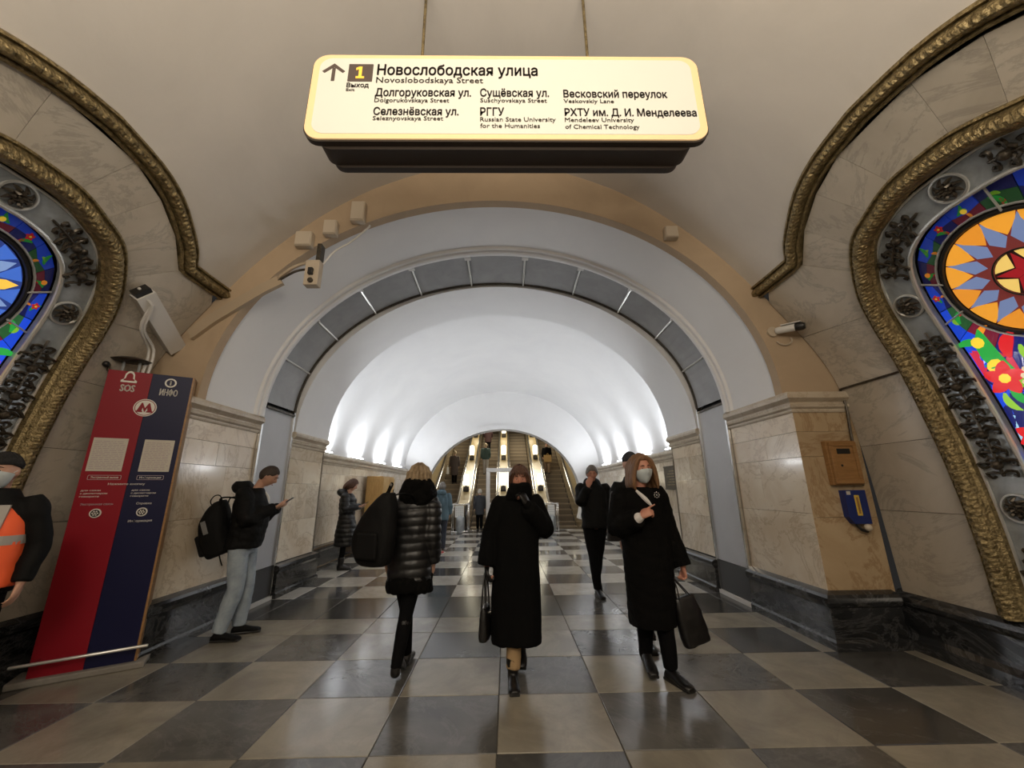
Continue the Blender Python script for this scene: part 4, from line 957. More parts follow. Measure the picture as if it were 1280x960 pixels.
# CCTV camera on a box, hanging below the arch edge
Cm = thing('security_camera', 'beige security camera bracket hanging at the upper left of the arch', 'camera', (-2.17, 4.2, 3.8))
mk('mount_plate', *bevbox((-.075, -.16, -.02), (.085, -.06, .30), .008), mat('beige_box', (.48, .40, .30), .5), Cm)
mk('bracket', *bevbox((-.0, -.10, .16), (.05, .0, .56), .006), M_iron, Cm)
mk('clamp', *bevbox((-.02, -.20, .10), (.03, -.15, .18), .004), M_black, Cm)
mk('lens', *disc((.01, -.16, .03), .03, -.02, 14, 'y'), M_iron, Cm)
for i, (x, z, w_, h_, lb) in enumerate([(-1.745, 4.83, .085, .14, 'tall pale junction box high on the arch face, left of the crown'), (-2.06, 4.60, .08, .10, 'pale junction box on the arch face above the left camera'), (-2.36, 4.44, .10, .10, 'pale junction box on the arch face left of the camera bracket'), (2.12, 4.53, .08, .08, 'small pale junction box on the right of the arch face')]):
    B = thing('junction_box', lb, 'box', (x, 4.2, z), 0, 'boxes on the arch face')
    mk('body', *bevbox((-w_, -.09, -h_), (w_, 0, h_), .012), mat('beige_box', (.48, .40, .30), .5), B)
    mk('lid', *bevbox((-w_ * .9, -.10, -h_ * .9), (w_ * .9, -.088, h_ * .9), .006), mat('beige_box2', (.52, .44, .34), .5), B)
Cr = thing('security_camera', 'small white and black bullet camera on the right of the arch face', 'camera', (3.27, 4.2, 3.20))
mk('base', *disc((-.10, -.0, .03), .06, -.03, 16, 'y'), mat('beige_box', (.48, .40, .30), .5), Cr)
mk('body', *tube([(-.06, -.05, .03), (.07, -.19, .02)], .042, 12, smooth_path=False), M_white, Cr, True)
mk('lens', *tube([(.06, -.18, .02), (.10, -.225, .015)], .046, 12, smooth_path=False), M_black, Cr, True)
mk('hood', *obox((-.03, -.08, .075), (.10, -.22, .065), (.035, .03, 0), (0, 0, .004)), M_white, Cr)
mk('cable_ring', *tube([(.02 + .09 * math.cos(a), -.015, -.07 + .06 * math.sin(a)) for a in np.linspace(-2.8, .4, 9)], .01, 6), mat('beige_box', (.48, .40, .30), .5), Cr, True)
# cable along the right pylon
pts = [hp(1, y, 2.535, .012) for y in (4.17, 3.9, 3.6, 3.43)]
cable('cable', pts, .012, M_iron, 'dark cable crossing the right pylon from the cornice to the gilt frame')
cable('cable', [(3.80, 4.17, 2.52), (3.80, 4.15, 2.3), (3.79, 4.16, 2.0), (3.80, 4.16, 1.6), (3.79, 4.16, 1.5)], .013, M_iron, 'dark cable dropping down the honey marble pier to the wooden box')
# wooden meter box
Wb = thing('wooden_cabinet', 'small brown wooden wall cabinet with a dark slot on the right pier', 'cabinet', (3.63, 4.2, 1.50))
mk('case', *bevbox((-.16, -.06, 0), (.16, .0, .46), .006), M_wood2, Wb)
dr_ = mk('door', *bevbox((-.145, -.078, .015), (.145, -.06, .445), .006), M_wood2, Wb)
for z0, z1, x0, x1 in ((.015, .06, -.145, .145), (.40, .445, -.145, .145)): mk('door_rail', *bevbox((x0, -.09, z0), (x1, -.078, z1), .005), M_wood2, dr_)
for x0, x1 in ((-.145, -.105), (.105, .145)): mk('door_stile', *bevbox((x0, -.0895, .06), (x1, -.078, .40), .005), M_wood2, dr_)
mk('slot', *bevbox((-.07, -.082, .32), (.07, -.077, .375), .001), M_black, dr_)
mk('keyhole', *disc((-.045, -.078, .20), .012, -.004, 12, 'y'), M_black, dr_)
Bb = thing('blue_wall_box', 'blue wall box with a yellow label below the wooden cabinet', 'box', (3.655, 4.2, 1.12))
mk('case', *plate([(-.105, .07), (-.06, .0), (.115, .0), (.115, .33), (-.105, .33)], -.07, 0), mat('blue_paint', (.008, .022, .14), .4), Bb)
mk('label', *bevbox((-.015, -.075, .08), (.035, -.069, .28), .002), mat('yellow_label', (.65, .45, .06), .5), Bb)
mk('label_print', *boxm((.0, -.0765, .10), (.02, -.0745, .26)), M_wood2, Bb)
mk('sticker', *bevbox((-.085, -.073, .285), (-.045, -.069, .32), .001), M_paper, Bb)
mk('knob', *ball((.06, -.07, -.035), .035), mat('pale_knob', (.55, .48, .38), .3), Bb, True)
mk('hose', *tube([(-.02, -.03, .02), (-.0, -.05, -.05), (.06, -.05, -.075)], .015, 8), M_black, Bb, True)
# plaque on the right passage wall
x = C + 3.30
Pq = thing('wall_plaque', 'dark bronze plaque on the pale marble wall behind the masked woman', 'plaque', (C + 3.62, 8.2, 1.46))
mk('plate', *bevbox((-.07, -.42, 0), (0, .42, .46), .006), M_iron, Pq)
mk('frame', *bevbox((-.08, -.42, -.01), (-.07, .42, .015), .004), M_iron, Pq); mk('frame', *bevbox((-.08, -.42, .445), (-.07, .42, .47), .004), M_iron, Pq)
mb = MB()
for i in range(6): mb.box((-.074, -.30 + .05 * (i % 2), .08 + i * .055), (-.0705, .30 - .07 * (i % 3), .095 + i * .055))
mb.build('raised_line', M_gold, Pq)
# wooden cupboard on the left passage wall
Cb = thing('wooden_cupboard', 'tall yellow wooden cupboard against the left passage wall', 'cupboard', (C - 3.53, 10.6, 0))
mk('body', *bevbox((0, 0, .05), (.42, 1.05, 1.86), .01), M_wood, Cb); mk('base', *boxm((.02, .02, 0), (.38, 1.0, .05)), M_wood2, Cb)
for y0 in (.02, .53):
    for z0, z1 in ((.08, .95), (.98, 1.82)):
        d2 = mk('door', *bevbox((.42, y0, z0), (.44, y0 + .50, z1), .006), M_wood, Cb); mk('handle', *boxm((.44, y0 + .42, (z0 + z1) / 2), (.46, y0 + .45, (z0 + z1) / 2 + .12)), M_iron, d2)
mk('side_panel', *bevbox((.03, -.012, .95), (.39, 0, 1.80), .004), M_wood, Cb); mk('side_panel', *bevbox((.03, -.012, .10), (.39, 0, .91), .004), M_wood, Cb)
# round floor sticker
St = thing('floor_sticker', 'round white floor sticker with a red ring near the left wall of the passage', 'sticker', (-1.75, 10.4, .0012))
mk('sheet', *disc((0, 0, 0), .30, .002, 36), M_sheet, St)
V = [(r * math.cos(2 * PI * i / 36), r * math.sin(2 * PI * i / 36), .0028) for r in (.19, .27) for i in range(36)]
mk('red_ring', V, [(i, (i + 1) % 36, 36 + (i + 1) % 36, 36 + i) for i in range(36)], mat('red_print', (.55, .03, .03), .5), St)
# ================================================================== PEOPLE
NZ = np.random.RandomState(5)
def wob(P, amp, freq, seed=0):
    """smooth pseudo noise per point"""
    r = np.random.RandomState(seed); out = np.zeros(len(P))
    for k in range(6):
        d = r.normal(size=3); d /= np.linalg.norm(d); f = freq * (1 + .55 * k); out += np.sin(P @ d * f + r.uniform(0, 6.28)) / (1 + .5 * k)
    return out * amp / 2.4
def blob(name, parts, voxel, m, parent, smooth=2, fold=None, shape=None):
    """fuse closed parts into one continuous surface"""
    mb = MB()
    for p in parts: mb.add(p)
    me = bpy.data.meshes.new(name); me.from_pydata([tuple(map(float, v)) for v in mb.v], [], mb.f); me.update()
    b = bmesh.new(); b.from_mesh(me); bmesh.ops.recalc_face_normals(b, faces=b.faces[:]); b.to_mesh(me); b.free()
    o = bpy.data.objects.new(name, me); COL.objects.link(o)
    md = o.modifiers.new('r', 'REMESH'); md.mode = 'VOXEL'; md.voxel_size = voxel; md.use_smooth_shade = True
    if smooth: s = o.modifiers.new('s', 'SMOOTH'); s.iterations = smooth; s.factor = .5
    dg = bpy.context.evaluated_depsgraph_get(); nm = bpy.data.meshes.new_from_object(o.evaluated_get(dg))
    o.modifiers.clear(); o.data = nm; bpy.data.meshes.remove(me); nm.name = name
    if fold or shape:
        n = len(nm.vertices); co = np.empty(n * 3, np.float32); nm.vertices.foreach_get('co', co); co = co.reshape(-1, 3).astype(float)
        no = np.empty(n * 3, np.float32); nm.vertices.foreach_get('normal', no); no = no.reshape(-1, 3).astype(float)
        d = np.zeros(n)
        if fold:
            for (amp, freq, st) in fold: d += wob(co * np.array(st), amp, freq, len(name) + int(freq))
        if shape: d += shape(co)
        co += no * d[:, None]; nm.vertices.foreach_set('co', co.astype(np.float32).ravel()); nm.update()
    nm.materials.clear(); nm.materials.append(m); o.parent = parent
    nm.polygons.foreach_set('use_smooth', [True] * len(nm.polygons))
    return o
def hd(x, y, z):
    """head surface, unit direction (front -y) -> local point; head 0.235 m high centred at 0"""
    t = max(0, -z); X = .076 * x * (1 - .30 * t ** 1.6); Y_ = .096 * y; Z = .118 * z
    if y > 0: Y_ *= 1 - .42 * t ** 1.2
    else: Y_ *= 1 - .05 * t
    if y < 0:
        Y_ -= .024 * math.exp(-((x / .13) ** 2 + ((z + .17) / .13) ** 2)) + .012 * math.exp(-((x / .10) ** 2 + ((z - .02) / .16) ** 2))
        Y_ += .010 * (math.exp(-(((x - .36) / .17) ** 2 + ((z - .06) / .12) ** 2)) + math.exp(-(((x + .36) / .17) ** 2 + ((z - .06) / .12) ** 2)))
        Y_ -= .005 * math.exp(-((abs(x) - .33) / .22) ** 2 - ((z - .24) / .09) ** 2)
        Y_ -= .007 * math.exp(-(x / .24) ** 2 - ((z + .50) / .09) ** 2) + .008 * math.exp(-(x / .28) ** 2 - ((z + .86) / .14) ** 2)
        Y_ += .004 * math.exp(-(x / .26) ** 2 - ((z + .50) / .02) ** 2)
    return Vector((X, Y_, Z))
def dirv(az, el): return (math.sin(az) * math.cos(el), -math.cos(az) * math.cos(el), math.sin(el))   # az 0 = face
def head_part(M, nu=44, nv=30):
    V = [M @ hd(0, 0, -1)]
    for i in range(1, nv):
        el = -PI / 2 + PI * i / nv
        for j in range(nu): V.append(M @ hd(*dirv(2 * PI * j / nu, el)))
    V.append(M @ hd(0, 0, 1)); t = len(V) - 1; F = []
    for j in range(nu): F.append((0, 1 + j, 1 + (j + 1) % nu)); F.append((t, 1 + (nv - 2) * nu + (j + 1) % nu, 1 + (nv - 2) * nu + j))
    for i in range(nv - 2):
        for j in range(nu): a = 1 + i * nu + j; b = 1 + i * nu + (j + 1) % nu; F.append((a, b, b + nu, a + nu))
    parts = [([tuple(v) for v in V], F)]
    for s in (-1, 1):
        e = ball((0, 0, 0), (.010, .019, .032), 12, 8); E = M @ Matrix.Translation((s * .076, .008, -.004)) @ Matrix.Rotation(s * .35, 4, 'Z')
        parts.append(xf(e, E))
    return parts
def shell(M, az0, az1, lo, hi, o0, o1, nu=40, nv=14, noise=0, seed=1):
    """closed shell over the head between direction bounds; lo/hi functions of azimuth; o1 outer, o0 inner offset"""
    r = np.random.RandomState(seed); ph = r.uniform(0, 6, 4); P = []; Q = []
    for i in range(nu + 1):
        az = az0 + (az1 - az0) * i / nu; rp = []; rq = []
        for j in range(nv + 1):
            el = lo(az) + (hi(az) - lo(az)) * j / nv; d = dirv(az, el); p = hd(*d); n = Vector((d[0] / .076, d[1] / .096, d[2] / .118)).normalized()
            k = (noise * (math.sin(az * 17 + ph[0]) + .7 * math.sin(az * 31 + el * 5 + ph[1]) + .5 * math.sin(el * 13 + ph[2])) if noise else 0)
            e = min(1, j / 1.5) if lo(az) > -1.5 else 1
            q = p + n * ((o1(az, el) if callable(o1) else o1) * (.55 + .45 * e) + k); rp.append(np.array(M @ (p + n * o0))); rq.append(np.array(M @ q))
        P.append(rq); Q.append(rp)
    return slab(P, Q)
def hand_parts(wr, d, pn, side, curl=.5, s=1.0, spread=.10, thumb=.6, curls=None):
    """wr wrist, d towards the fingers, pn palm normal, side +1/-1 where the thumb leaves"""
    d = Vector(d).normalized(); pn = Vector(pn); pn = (pn - d * pn.dot(d)).normalized(); w_ = d.cross(pn).normalized() * side; wr = Vector(wr); parts = []
    # palm from three elliptical sections
    secs = [(0, .025, .019), (.03, .033, .017), (.065, .041, .015), (.088, .040, .012)]; n = 14; V = []; F = []
    for t, a, b in secs:
        for j in range(n): q = 2 * PI * j / n; V.append(wr + d * t * s + w_ * (a * s * math.cos(q)) + pn * (b * s * math.sin(q)))
    for i in range(len(secs) - 1):
        for j in range(n): a = i * n + j; b = i * n + (j + 1) % n; F.append((a, b, b + n, a + n))
    F.append(tuple(range(n - 1, -1, -1))); F.append(tuple((len(secs) - 1) * n + j for j in range(n))); parts.append(([tuple(v) for v in V], F))
    for k, (off, ln, r) in enumerate([(.030, .072, .0088), (.0105, .080, .009), (-.010, .075, .0086), (-.029, .058, .0076)]):
        c = (curls[k] if curls else curl); b = wr + d * (.080 * s) + w_ * off * s; a = spread * (1.2 - k * .8); dd = (d + w_ * a).normalized(); P = [b - d * .012 * s, b]; an = 0
        for seg in (.46, .30, .24):
            an += c; P.append(P[-1] + (dd * math.cos(an) + pn * math.sin(an)) * ln * seg * s)
        parts.append(tube(P, [r * s, r * s * 1.02, r * s * .98, r * s * .88, r * s * .72], 8, 2))
    b = wr + d * .022 * s + w_ * .024 * s; P = [b, b + (w_ * .55 + d * .75 + pn * .25).normalized() * .034 * s]
    P.append(P[-1] + (w_ * (.25 - thumb * .5) + d * .85 + pn * (.35 + thumb * .3)).normalized() * .032 * s); P.append(P[-1] + (w_ * (-thumb * .6) + d * .85 + pn * .5).normalized() * .026 * s)
    parts.append(tube(P, [.014 * s, .0125 * s, .0105 * s, .0085 * s], 8, 2))
    return parts
def mid(a, b, t=.5): return tuple(a[i] + (b[i] - a[i]) * t for i in range(3))
def shoe_part(an, yaw, L=.26, wd=.048, h=.075, pitch=0, sole=.02):
    """shoe with its heel below the ankle an; yaw 0 points to -y; pitch lifts the heel"""
    secs = [(-.055, .030, .055, .03), (-.03, .042, .085, .045), (.02, .042, .095, .05), (.07, .044, .075, .04), (.13, .050, .055, .03), (.18, .046, .045, .024), (.205, .030, .035, .018)]
    k = L / .26; n = 14; V = []; F = []
    for t, a, top, _ in secs:
        for j in range(n):
            q = 2 * PI * j / n; z = max(0, top * .5 + top * .5 * math.sin(q)); V.append(Vector((a * wd / .048 * math.cos(q) * (1.0 if math.sin(q) > -.3 else .96), -t * k, z)))
    for i in range(len(secs) - 1):
        for j in range(n): a = i * n + j; b = i * n + (j + 1) % n; F.append((a, b, b + n, a + n))
    F.append(tuple(range(n - 1, -1, -1))); F.append(tuple((len(secs) - 1) * n + j for j in range(n)))
    Mx = Matrix.Translation((an[0], an[1], an[2] - .085)) @ Matrix.Rotation(yaw, 4, 'Z') @ Matrix.Translation((0, -.20 * k, 0)) @ Matrix.Rotation(pitch, 4, 'X') @ Matrix.Translation((0, .20 * k, 0))
    so = bevbox((-.040 * wd / .048, -.205 * k, -.002), (.040 * wd / .048, .055 * k, sole), .008)
    return xf(([tuple(v) for v in V], F), Mx), xf(so, Mx)
SK = mat('skin', (.52, .30, .21), .5, col2=(.46, .25, .17), nscale=14)
SK2 = mat('skin_ruddy', (.50, .24, .16), .5, col2=(.42, .18, .12), nscale=12)
EYE_W = mat('eye_white', (.6, .58, .55), .2); EYE_D = mat('iris', (.03, .02, .015), .15); LIP = mat('lips', (.36, .11, .09), .4)
BLK = mat('black_wool', (.004, .004, .004), .95, bump=.25, bscale=180, spec=.08)
FUR = mat('black_fur', (.0035, .0033, .003), .9, bump=.6, bscale=240, spec=.10)
PUF = mat('black_puffer', (.005, .005, .0055), .42, bump=.15, bscale=40)
NYL = mat('black_nylon', (.005, .005, .005), .7, bump=.2, bscale=80, spec=.15)
TRO = mat('black_trousers', (.004, .004, .0045), .9, spec=.1, bump=.15, bscale=90)
LEA = mat('black_leather', (.006, .0055, .0055), .32, bump=.15, bscale=120)
JEAN = mat('light_jeans', (.36, .42, .47), .8, col2=(.25, .30, .35), nscale=7, bump=.3, bscale=160)
TAN = mat('tan_trousers', (.36, .24, .12), .8, bump=.2, bscale=90)
MASK = mat('surgical_mask', (.50, .56, .58), .7, bump=.2, bscale=50)
HB = mat('brown_hair', (.11, .045, .022), .5, col2=(.05, .022, .012), nscale=30, bump=.6, bscale=70, stretch=(6, 6, .6)); HAU = mat('auburn_hair', (.22, .115, .05), .5, col2=(.14, .065, .028), nscale=30, bump=.6, bscale=60, stretch=(5, 5, .4))
HBL = mat('ash_blond_hair', (.30, .22, .13), .6, col2=(.20, .14, .075), nscale=24, bump=.7, bscale=90); HGR = mat('grey_hair', (.16, .145, .13), .6, bump=.6, bscale=90); HDK = mat('dark_hair', (.02, .015, .012), .5, bump=.5, bscale=90)
PHONE = mat('phone_glass', (.02, .02, .022), .1)
HIV = mat('orange_hi_vis', (.95, .13, .035), .6, bump=.1, bscale=30, emit=None); REF = mat('reflective_tape', (.42, .40, .37), .35, .3)

def person(label, loc, rz, J, skin=SK, vox=.0075, hands='both', group=None, headpose=(0, 0, 0), hscale=1.0, eyes=True, lips=False, handspec=None, female=False):
    T = thing('person', label, 'person', loc, rz, group)
    hc = Vector(J['head']); M = Matrix.Translation(hc) @ Matrix.Rotation(headpose[0], 4, 'Z') @ Matrix.Rotation(headpose[1], 4, 'X') @ Matrix.Rotation(headpose[2], 4, 'Y') @ Matrix.Scale(hscale, 4)
    parts = head_part(M) if vox < .012 else head_part(M, 24, 16)
    nb = Vector(J['neck']); nt = M @ Vector((0, .02, -.06)); parts.append(tube([nb + Vector((0, 0, -.05)), nb, nt], [.062, .052, .050], 14, 3))
    sl, sr, hl, hr = (Vector(J[k]) for k in ('shL', 'shR', 'hipL', 'hipR')); ch = (sl + sr) / 2; pv = (hl + hr) / 2; sw = (sl - sr).length / 2
    lean = ch - pv; rings = []
    for t, rx, ry in ((-.10, sw * .66, .075), (0, sw * .76, .09), (.25, sw * .78, .10), (.45, sw * .72, .098), (.75, sw * .88, .115), (.95, sw * .92, .095), (1.05, sw * .60, .07), (1.12, .06, .055)):
        p = pv + lean * t; rings.append((p.z, p.x, p.y, rx, ry))
    parts.append(loft(rings, 20, 2.3, 2))
    for s in 'LR':
        a, e, w_ = J['sh' + s], J['el' + s], J['wr' + s]; parts.append(tube([mid(a, e, -.05), mid(a, e, .35), e, mid(e, w_, .35), w_], [.055, .050, .042, .040, .027], 12, 3))
        h, k, an = J['hip' + s], J['kn' + s], J['an' + s]; parts.append(tube([mid(h, k, -.05), mid(h, k, .4), k, mid(k, an, .3), an, (an[0], an[1], an[2] - .03)], [.070, .060, .042, .040, .028, .026], 12, 3))
        if handspec and s in handspec: q = handspec[s]; parts += hand_parts(w_, *q)
        else:
            d = Vector(w_) - Vector(e); parts += hand_parts(w_, d, (-1 if s == 'L' else 1, 0, 0), 1 if s == 'L' else 1, .35)
        yw, pt = J.get('ft' + s, (0, 0)); f_ = Vector((math.sin(yw), -math.cos(yw), 0)); parts.append(tube([(an[0], an[1], an[2] - .03), tuple(Vector(an) + f_ * .06 - Vector((0, 0, .052))), tuple(Vector(an) + f_ * .13 - Vector((0, 0, .06)))], [.026, .022, .012], 10, 2))
    body = blob('body', parts, vox, skin, T, 2)
    if eyes:
        for s in (-1, 1):
            p = hd(s * .36, -.92, .06) + Vector((0, .0075, 0)); e = mk('eye', *xf(ball(p, .0125, 12, 8), M), EYE_W, T, True)
            p2 = p + Vector((0, -.0105, 0)); mk('iris', *xf(ball(p2, (.006, .004, .006), 10, 6), M), EYE_D, e, True)
            mk('eyebrow', *tube([M @ (hd(s * .18, -.95, .26) + Vector((0, -.004, 0))), M @ (hd(s * .34, -.9, .30) + Vector((0, -.004, 0))), M @ (hd(s * .55, -.78, .24) + Vector((0, -.003, 0)))], [.003, .0042, .002], 6, 2), HB, T)
    if lips:
        V, F = tube([M @ hd(-.2, -.93, -.5), M @ (hd(0, -1, -.5) + Vector((0, -.001, 0))), M @ hd(.2, -.93, -.5)], [.003, .006, .003], 8, 3, flat=.8); mk('lips', V, F, LIP, T, True)
    return T, M
def mask_on(T, M):
    lo = lambda a: -1.12 + .0 * a; hi = lambda a: -.10 + .16 * math.cos(min(1.2, abs(a)) * 1.3)
    V, F = shell(M, -1.25, 1.25, lo, hi, .003, lambda a, e: .011 + .008 * math.exp(-(a / .35) ** 2), 26, 10); m_ = mk('face_mask', V, F, MASK, T, True)
    for s in (-1, 1):
        a = M @ (hd(*dirv(s * 1.2, -.05)) * 1.05); b = M @ Vector((s * .082, .01, .02)); mk('ear_loop', *tube([a, mid(a, b), b], .0018, 5, 2), MASK, m_)
def cap_hair(T, M, m_, front=.62, side=.1, back=-.75, th=.016, noise=.0025, name='hair', seed=1):
    def lo(az):
        a = abs(az) if abs(az) <= PI else 2 * PI - abs(az); 
        return front + (side - front) * min(1, max(0, (a - .5) / .55)) if a < 1.35 else side + (back - side) * min(1, (a - 1.35) / .6)
    V, F = shell(M, -PI, PI, lo, lambda a: PI / 2, -.002, th, 72, 16, noise, seed); return mk(name, V, F, m_, T, True)
def garment(name, T, m_, parts, vox=.012, smooth=2, fold=((.004, 30, (1, 1, .5)),), shape=None): return blob(name, parts, vox, m_, T, smooth, fold, shape)
def sleeve(J, s, r0, r1, r2, ext=.0, over=.06):
    a, e, w_ = J['sh' + s], J['el' + s], J['wr' + s]
    return tube([mid(a, e, -.12), mid(a, e, .05), mid(a, e, .5), e, mid(e, w_, .45), mid(e, w_, 1 - over), mid(e, w_, 1 - over + .03)], [r0 * .8, r0, (r0 + r1) / 2, r1, (r1 + r2) / 2 * 1.02, r2, r2 * .85], 14, 3)
def leg(J, s, r0, r1, r2, top=-.03, over=1.0):
    h, k, an = J['hip' + s], J['kn' + s], J['an' + s]
    return tube([mid(h, k, top), mid(h, k, .4), k, mid(k, an, .35), mid(k, an, over - .04), mid(k, an, over)], [r0, r0 * .93, r1, r1 * .98, r2, r2 * .96], 14, 3)
def shoes(T, J, m_, L=.26, wd=.048, shaft=0, name='shoe', sr=.05):
    for s in 'LR':
        yw, pt = J.get('ft' + s, (0, 0)); a, b = shoe_part(J['an' + s], yw, L, wd, pitch=pt); P = [a]
        if shaft:
            an, kn = J['an' + s], J['kn' + s]; t = shaft / (Vector(kn) - Vector(an)).length; P.append(tube([(an[0], an[1], an[2] - .03), an, mid(an, kn, t * .5), mid(an, kn, t)], [sr, sr * .95, sr * 1.2, sr * 1.28], 14, 3))
        o = blob(name, P, .006, m_, T, 2); mk('sole', *b, M_black, o)
def quilt(pitch, amp, z0=0, wear=None):
    def f(co): return amp * (np.abs(np.sin((co[:, 2] - z0) * PI / pitch + .25 * np.sin(co[:, 0] * 9))) ** .6 - .6)
    return f
def phone_on(label, loc, rz, tilt, group=None):
    Ph = thing('phone', label, 'phone', loc, rz); Ph.rotation_euler = (tilt, 0, rz)
    mk('case', *bevbox((-.036, -.076, -.004), (.036, .076, .004), .003), M_black, Ph); mk('screen', *bevbox((-.033, -.072, .004), (.033, .072, .0048), .0003), PHONE, Ph); return Ph

# ---------- 1 the woman in the long black coat, centre
J = dict(head=(.075, -.03, 1.580), neck=(.06, .0, 1.43), shL=(.215, .01, 1.385), shR=(-.105, .01, 1.385), elL=(.285, -.03, 1.16), wrL=(.135, -.19, 1.36), elR=(-.175, .02, 1.12), wrR=(-.215, -.03, .865),
         hipL=(.125, .0, .88), hipR=(-.03, .0, .88), knL=(.09, .10, .50), anL=(.075, .30, .125), knR=(.02, -.03, .49), anR=(.0, -.05, .085), ftL=(0, .55), ftR=(.05, 0))
T, M = person('woman walking forward in a long black coat, collar pulled over her mouth', (.11, 3.66, 0), 0, J, SK2, headpose=(0, .08, .02), hscale=.98, handspec={'L': ((-.35, .1, .8), (-.6, .5, -.2), -1, .9), 'R': ((0, -.05, -1), (1, 0, 0), 1, 1.0)}, female=True)
h_ = cap_hair(T, M, HB, .70, -.3, -.9, .020, .003)
for k, s in enumerate((-1, 1)):
    V, F = tube([M @ Vector((s * .03, -.085, .085)), M @ Vector((s * .062, -.078, .06)), M @ Vector((s * .086, -.045, .0)), M @ Vector((s * .084, -.03, -.085))], [.014, .017, .019, .012], 10, 4, flat=.8); mk('hair_lock', V, F, HB, T, True)
for k in range(7):
    x = -.05 + .017 * k; V, F = tube([M @ Vector((x * .4, -.05, .118)), M @ Vector((x * .9, -.092, .085)), M @ Vector((x * 1.15, -.102 + .25 * abs(x) ** 1.4, .045 - .01 * (k % 2)))], [.008, .011, .004], 8, 4, flat=.7); mk('fringe', V, F, HB, T, True)
V, F = tube([(.21, -.12, 1.28), (.165, -.165, 1.325), (.13, -.195, 1.375)], [.05, .044, .036], 12, 3); mk('cuff', V, F, BLK, T, True)
body = [loft([(.28, .035, .02, .205, .17), (.30, .035, .02, .212, .175), (.6, .035, .01, .205, .16), (.9, .04, .0, .198, .15), (1.15, .05, .0, .192, .145), (1.3, .055, .005, .178, .14), (1.38, .055, .01, .155, .115), (1.43, .058, .005, .12, .09), (1.47, .06, .0, .08, .08)], 28, 2.3), sleeve(J, 'L', .080, .092, .068, over=.08), sleeve(J, 'R', .074, .080, .084)]
garment('coat', T, BLK, body, .011, 3, ((.010, 16, (1, 1, .25)), (.004, 45, (1, 1, .4))))
garment('collar', T, BLK, [loft([(1.40, .062, -.01, .12, .10), (1.46, .07, -.025, .115, .115), (1.525, .077, -.035, .100, .118), (1.55, .077, -.035, .092, .112)], 26, 2.1)], .008, 2, ((.006, 40, (1, 1, 1)),))
mk('button', *disc((.12, -.165, 1.43), .016, -.006, 14, 'y'), M_silv, T)
blob('trouser_leg', [leg(J, 'R', .085, .065, .058, .4, .93)], .010, TAN, T, 2, ((.003, 50, (1, 1, 1)),)); blob('trouser_leg', [leg(J, 'L', .085, .065, .056, .4, .95)], .010, TAN, T, 2, ((.003, 50, (1, 1, 1)),))
shoes(T, J, LEA, .25, .047, .10, 'boot', .047)
def handbag(label, loc, rz, w_, h_, d_, strap, m_=LEA, flare=0, spread=.5):
    B = thing('handbag', label, 'bag', loc, rz)
    blob('bag_body', [loft([(0, 0, 0, w_ * .5 * (1 + flare), d_ * .42), (.02, 0, 0, w_ * .52 * (1 + flare), d_ * .5), (h_ * .5, 0, 0, w_ * .5, d_ * .48), (h_ * .9, 0, 0, w_ * .44, d_ * .36), (h_, 0, 0, w_ * .42, d_ * .2)], 24, 3.2)], .007, m_, B, 2, ((.003, 35, (1, 1, 1)),))
    for s in (-1, 1): mk('strap', *tube([(-w_ * spread * .6, s * d_ * .2, h_ * .93), (-w_ * spread * .35, s * d_ * .16, h_ + strap * .55), (0, s * .008, h_ + strap), (w_ * spread * .35, s * d_ * .16, h_ + strap * .55), (w_ * spread * .6, s * d_ * .2, h_ * .93)], .007, 6, 5), m_, B, True)
    mk('zip', *boxm((-w_ * .38, -.004, h_ - .004), (w_ * .38, .004, h_ + .003)), M_chr, B)
    mk('clasp', *disc((0, -d_ * .44, h_ * .8), .010, -.012, 10, 'y'), M_chr, B); return B
handbag('small black leather handbag hanging from the hand of the long-coated woman', (.11 - .225, 3.63, .325), math.radians(82), .25, .24, .085, .245)

blob('glove', hand_parts(J['wrL'], (-.35, .1, .8), (-.6, .5, -.2), -1, .9, 1.18), .006, LEA, T, 1); blob('glove', hand_parts(J['wrR'], (0, -.05, -1), (1, 0, 0), 1, 1.0, 1.18), .006, LEA, T, 1)
# ---------- 2 the blond woman walking away
J = dict(head=(-.045, .0, 1.585), neck=(-.02, .01, 1.43), shL=(.20, .0, 1.36), shR=(-.175, .0, 1.36), elL=(.235, .02, 1.10), wrL=(.22, -.05, .88), elR=(-.195, .02, 1.10), wrR=(-.20, -.05, .87),
         hipL=(.08, 0, .85), hipR=(-.06, 0, .85), knL=(.04, -.12, .48), anL=(.03, -.20, .10), knR=(-.0, .05, .46), anR=(.03, .16, .12), ftL=(0, 0), ftR=(0, .50))
T, M = person('blond woman seen from behind in a shiny black puffer coat and tall boots', (-.80, 3.79, 0), PI, J, SK, headpose=(0, .1, 0), eyes=False, female=True)
cap_hair(T, M, HBL, .55, -.4, -.9, .036, .009, seed=3)
garment('puffer_coat', T, PUF, [loft([(.74, -.005, .0, .195, .155), (.9, .0, 0, .185, .145), (1.1, .0, 0, .180, .14), (1.25, .005, 0, .195, .145), (1.36, .005, 0, .19, .125), (1.42, .0, 0, .13, .10), (1.45, 0, 0, .08, .08)], 28, 2.3), sleeve(J, 'L', .088, .08, .066), sleeve(J, 'R', .088, .08, .066)], .010, 1, ((.004, 30, (1, 1, 1)),), quilt(.070, .010))
garment('fur_hem', T, FUR, [loft([(.645, -.01, 0, .185, .15), (.67, -.01, 0, .205, .17), (.74, -.01, 0, .20, .165), (.78, -.01, 0, .185, .15)], 26, 2.2)], .010, 1, ((.016, 38, (1, 1, 1)), (.006, 90, (1, 1, 1))))
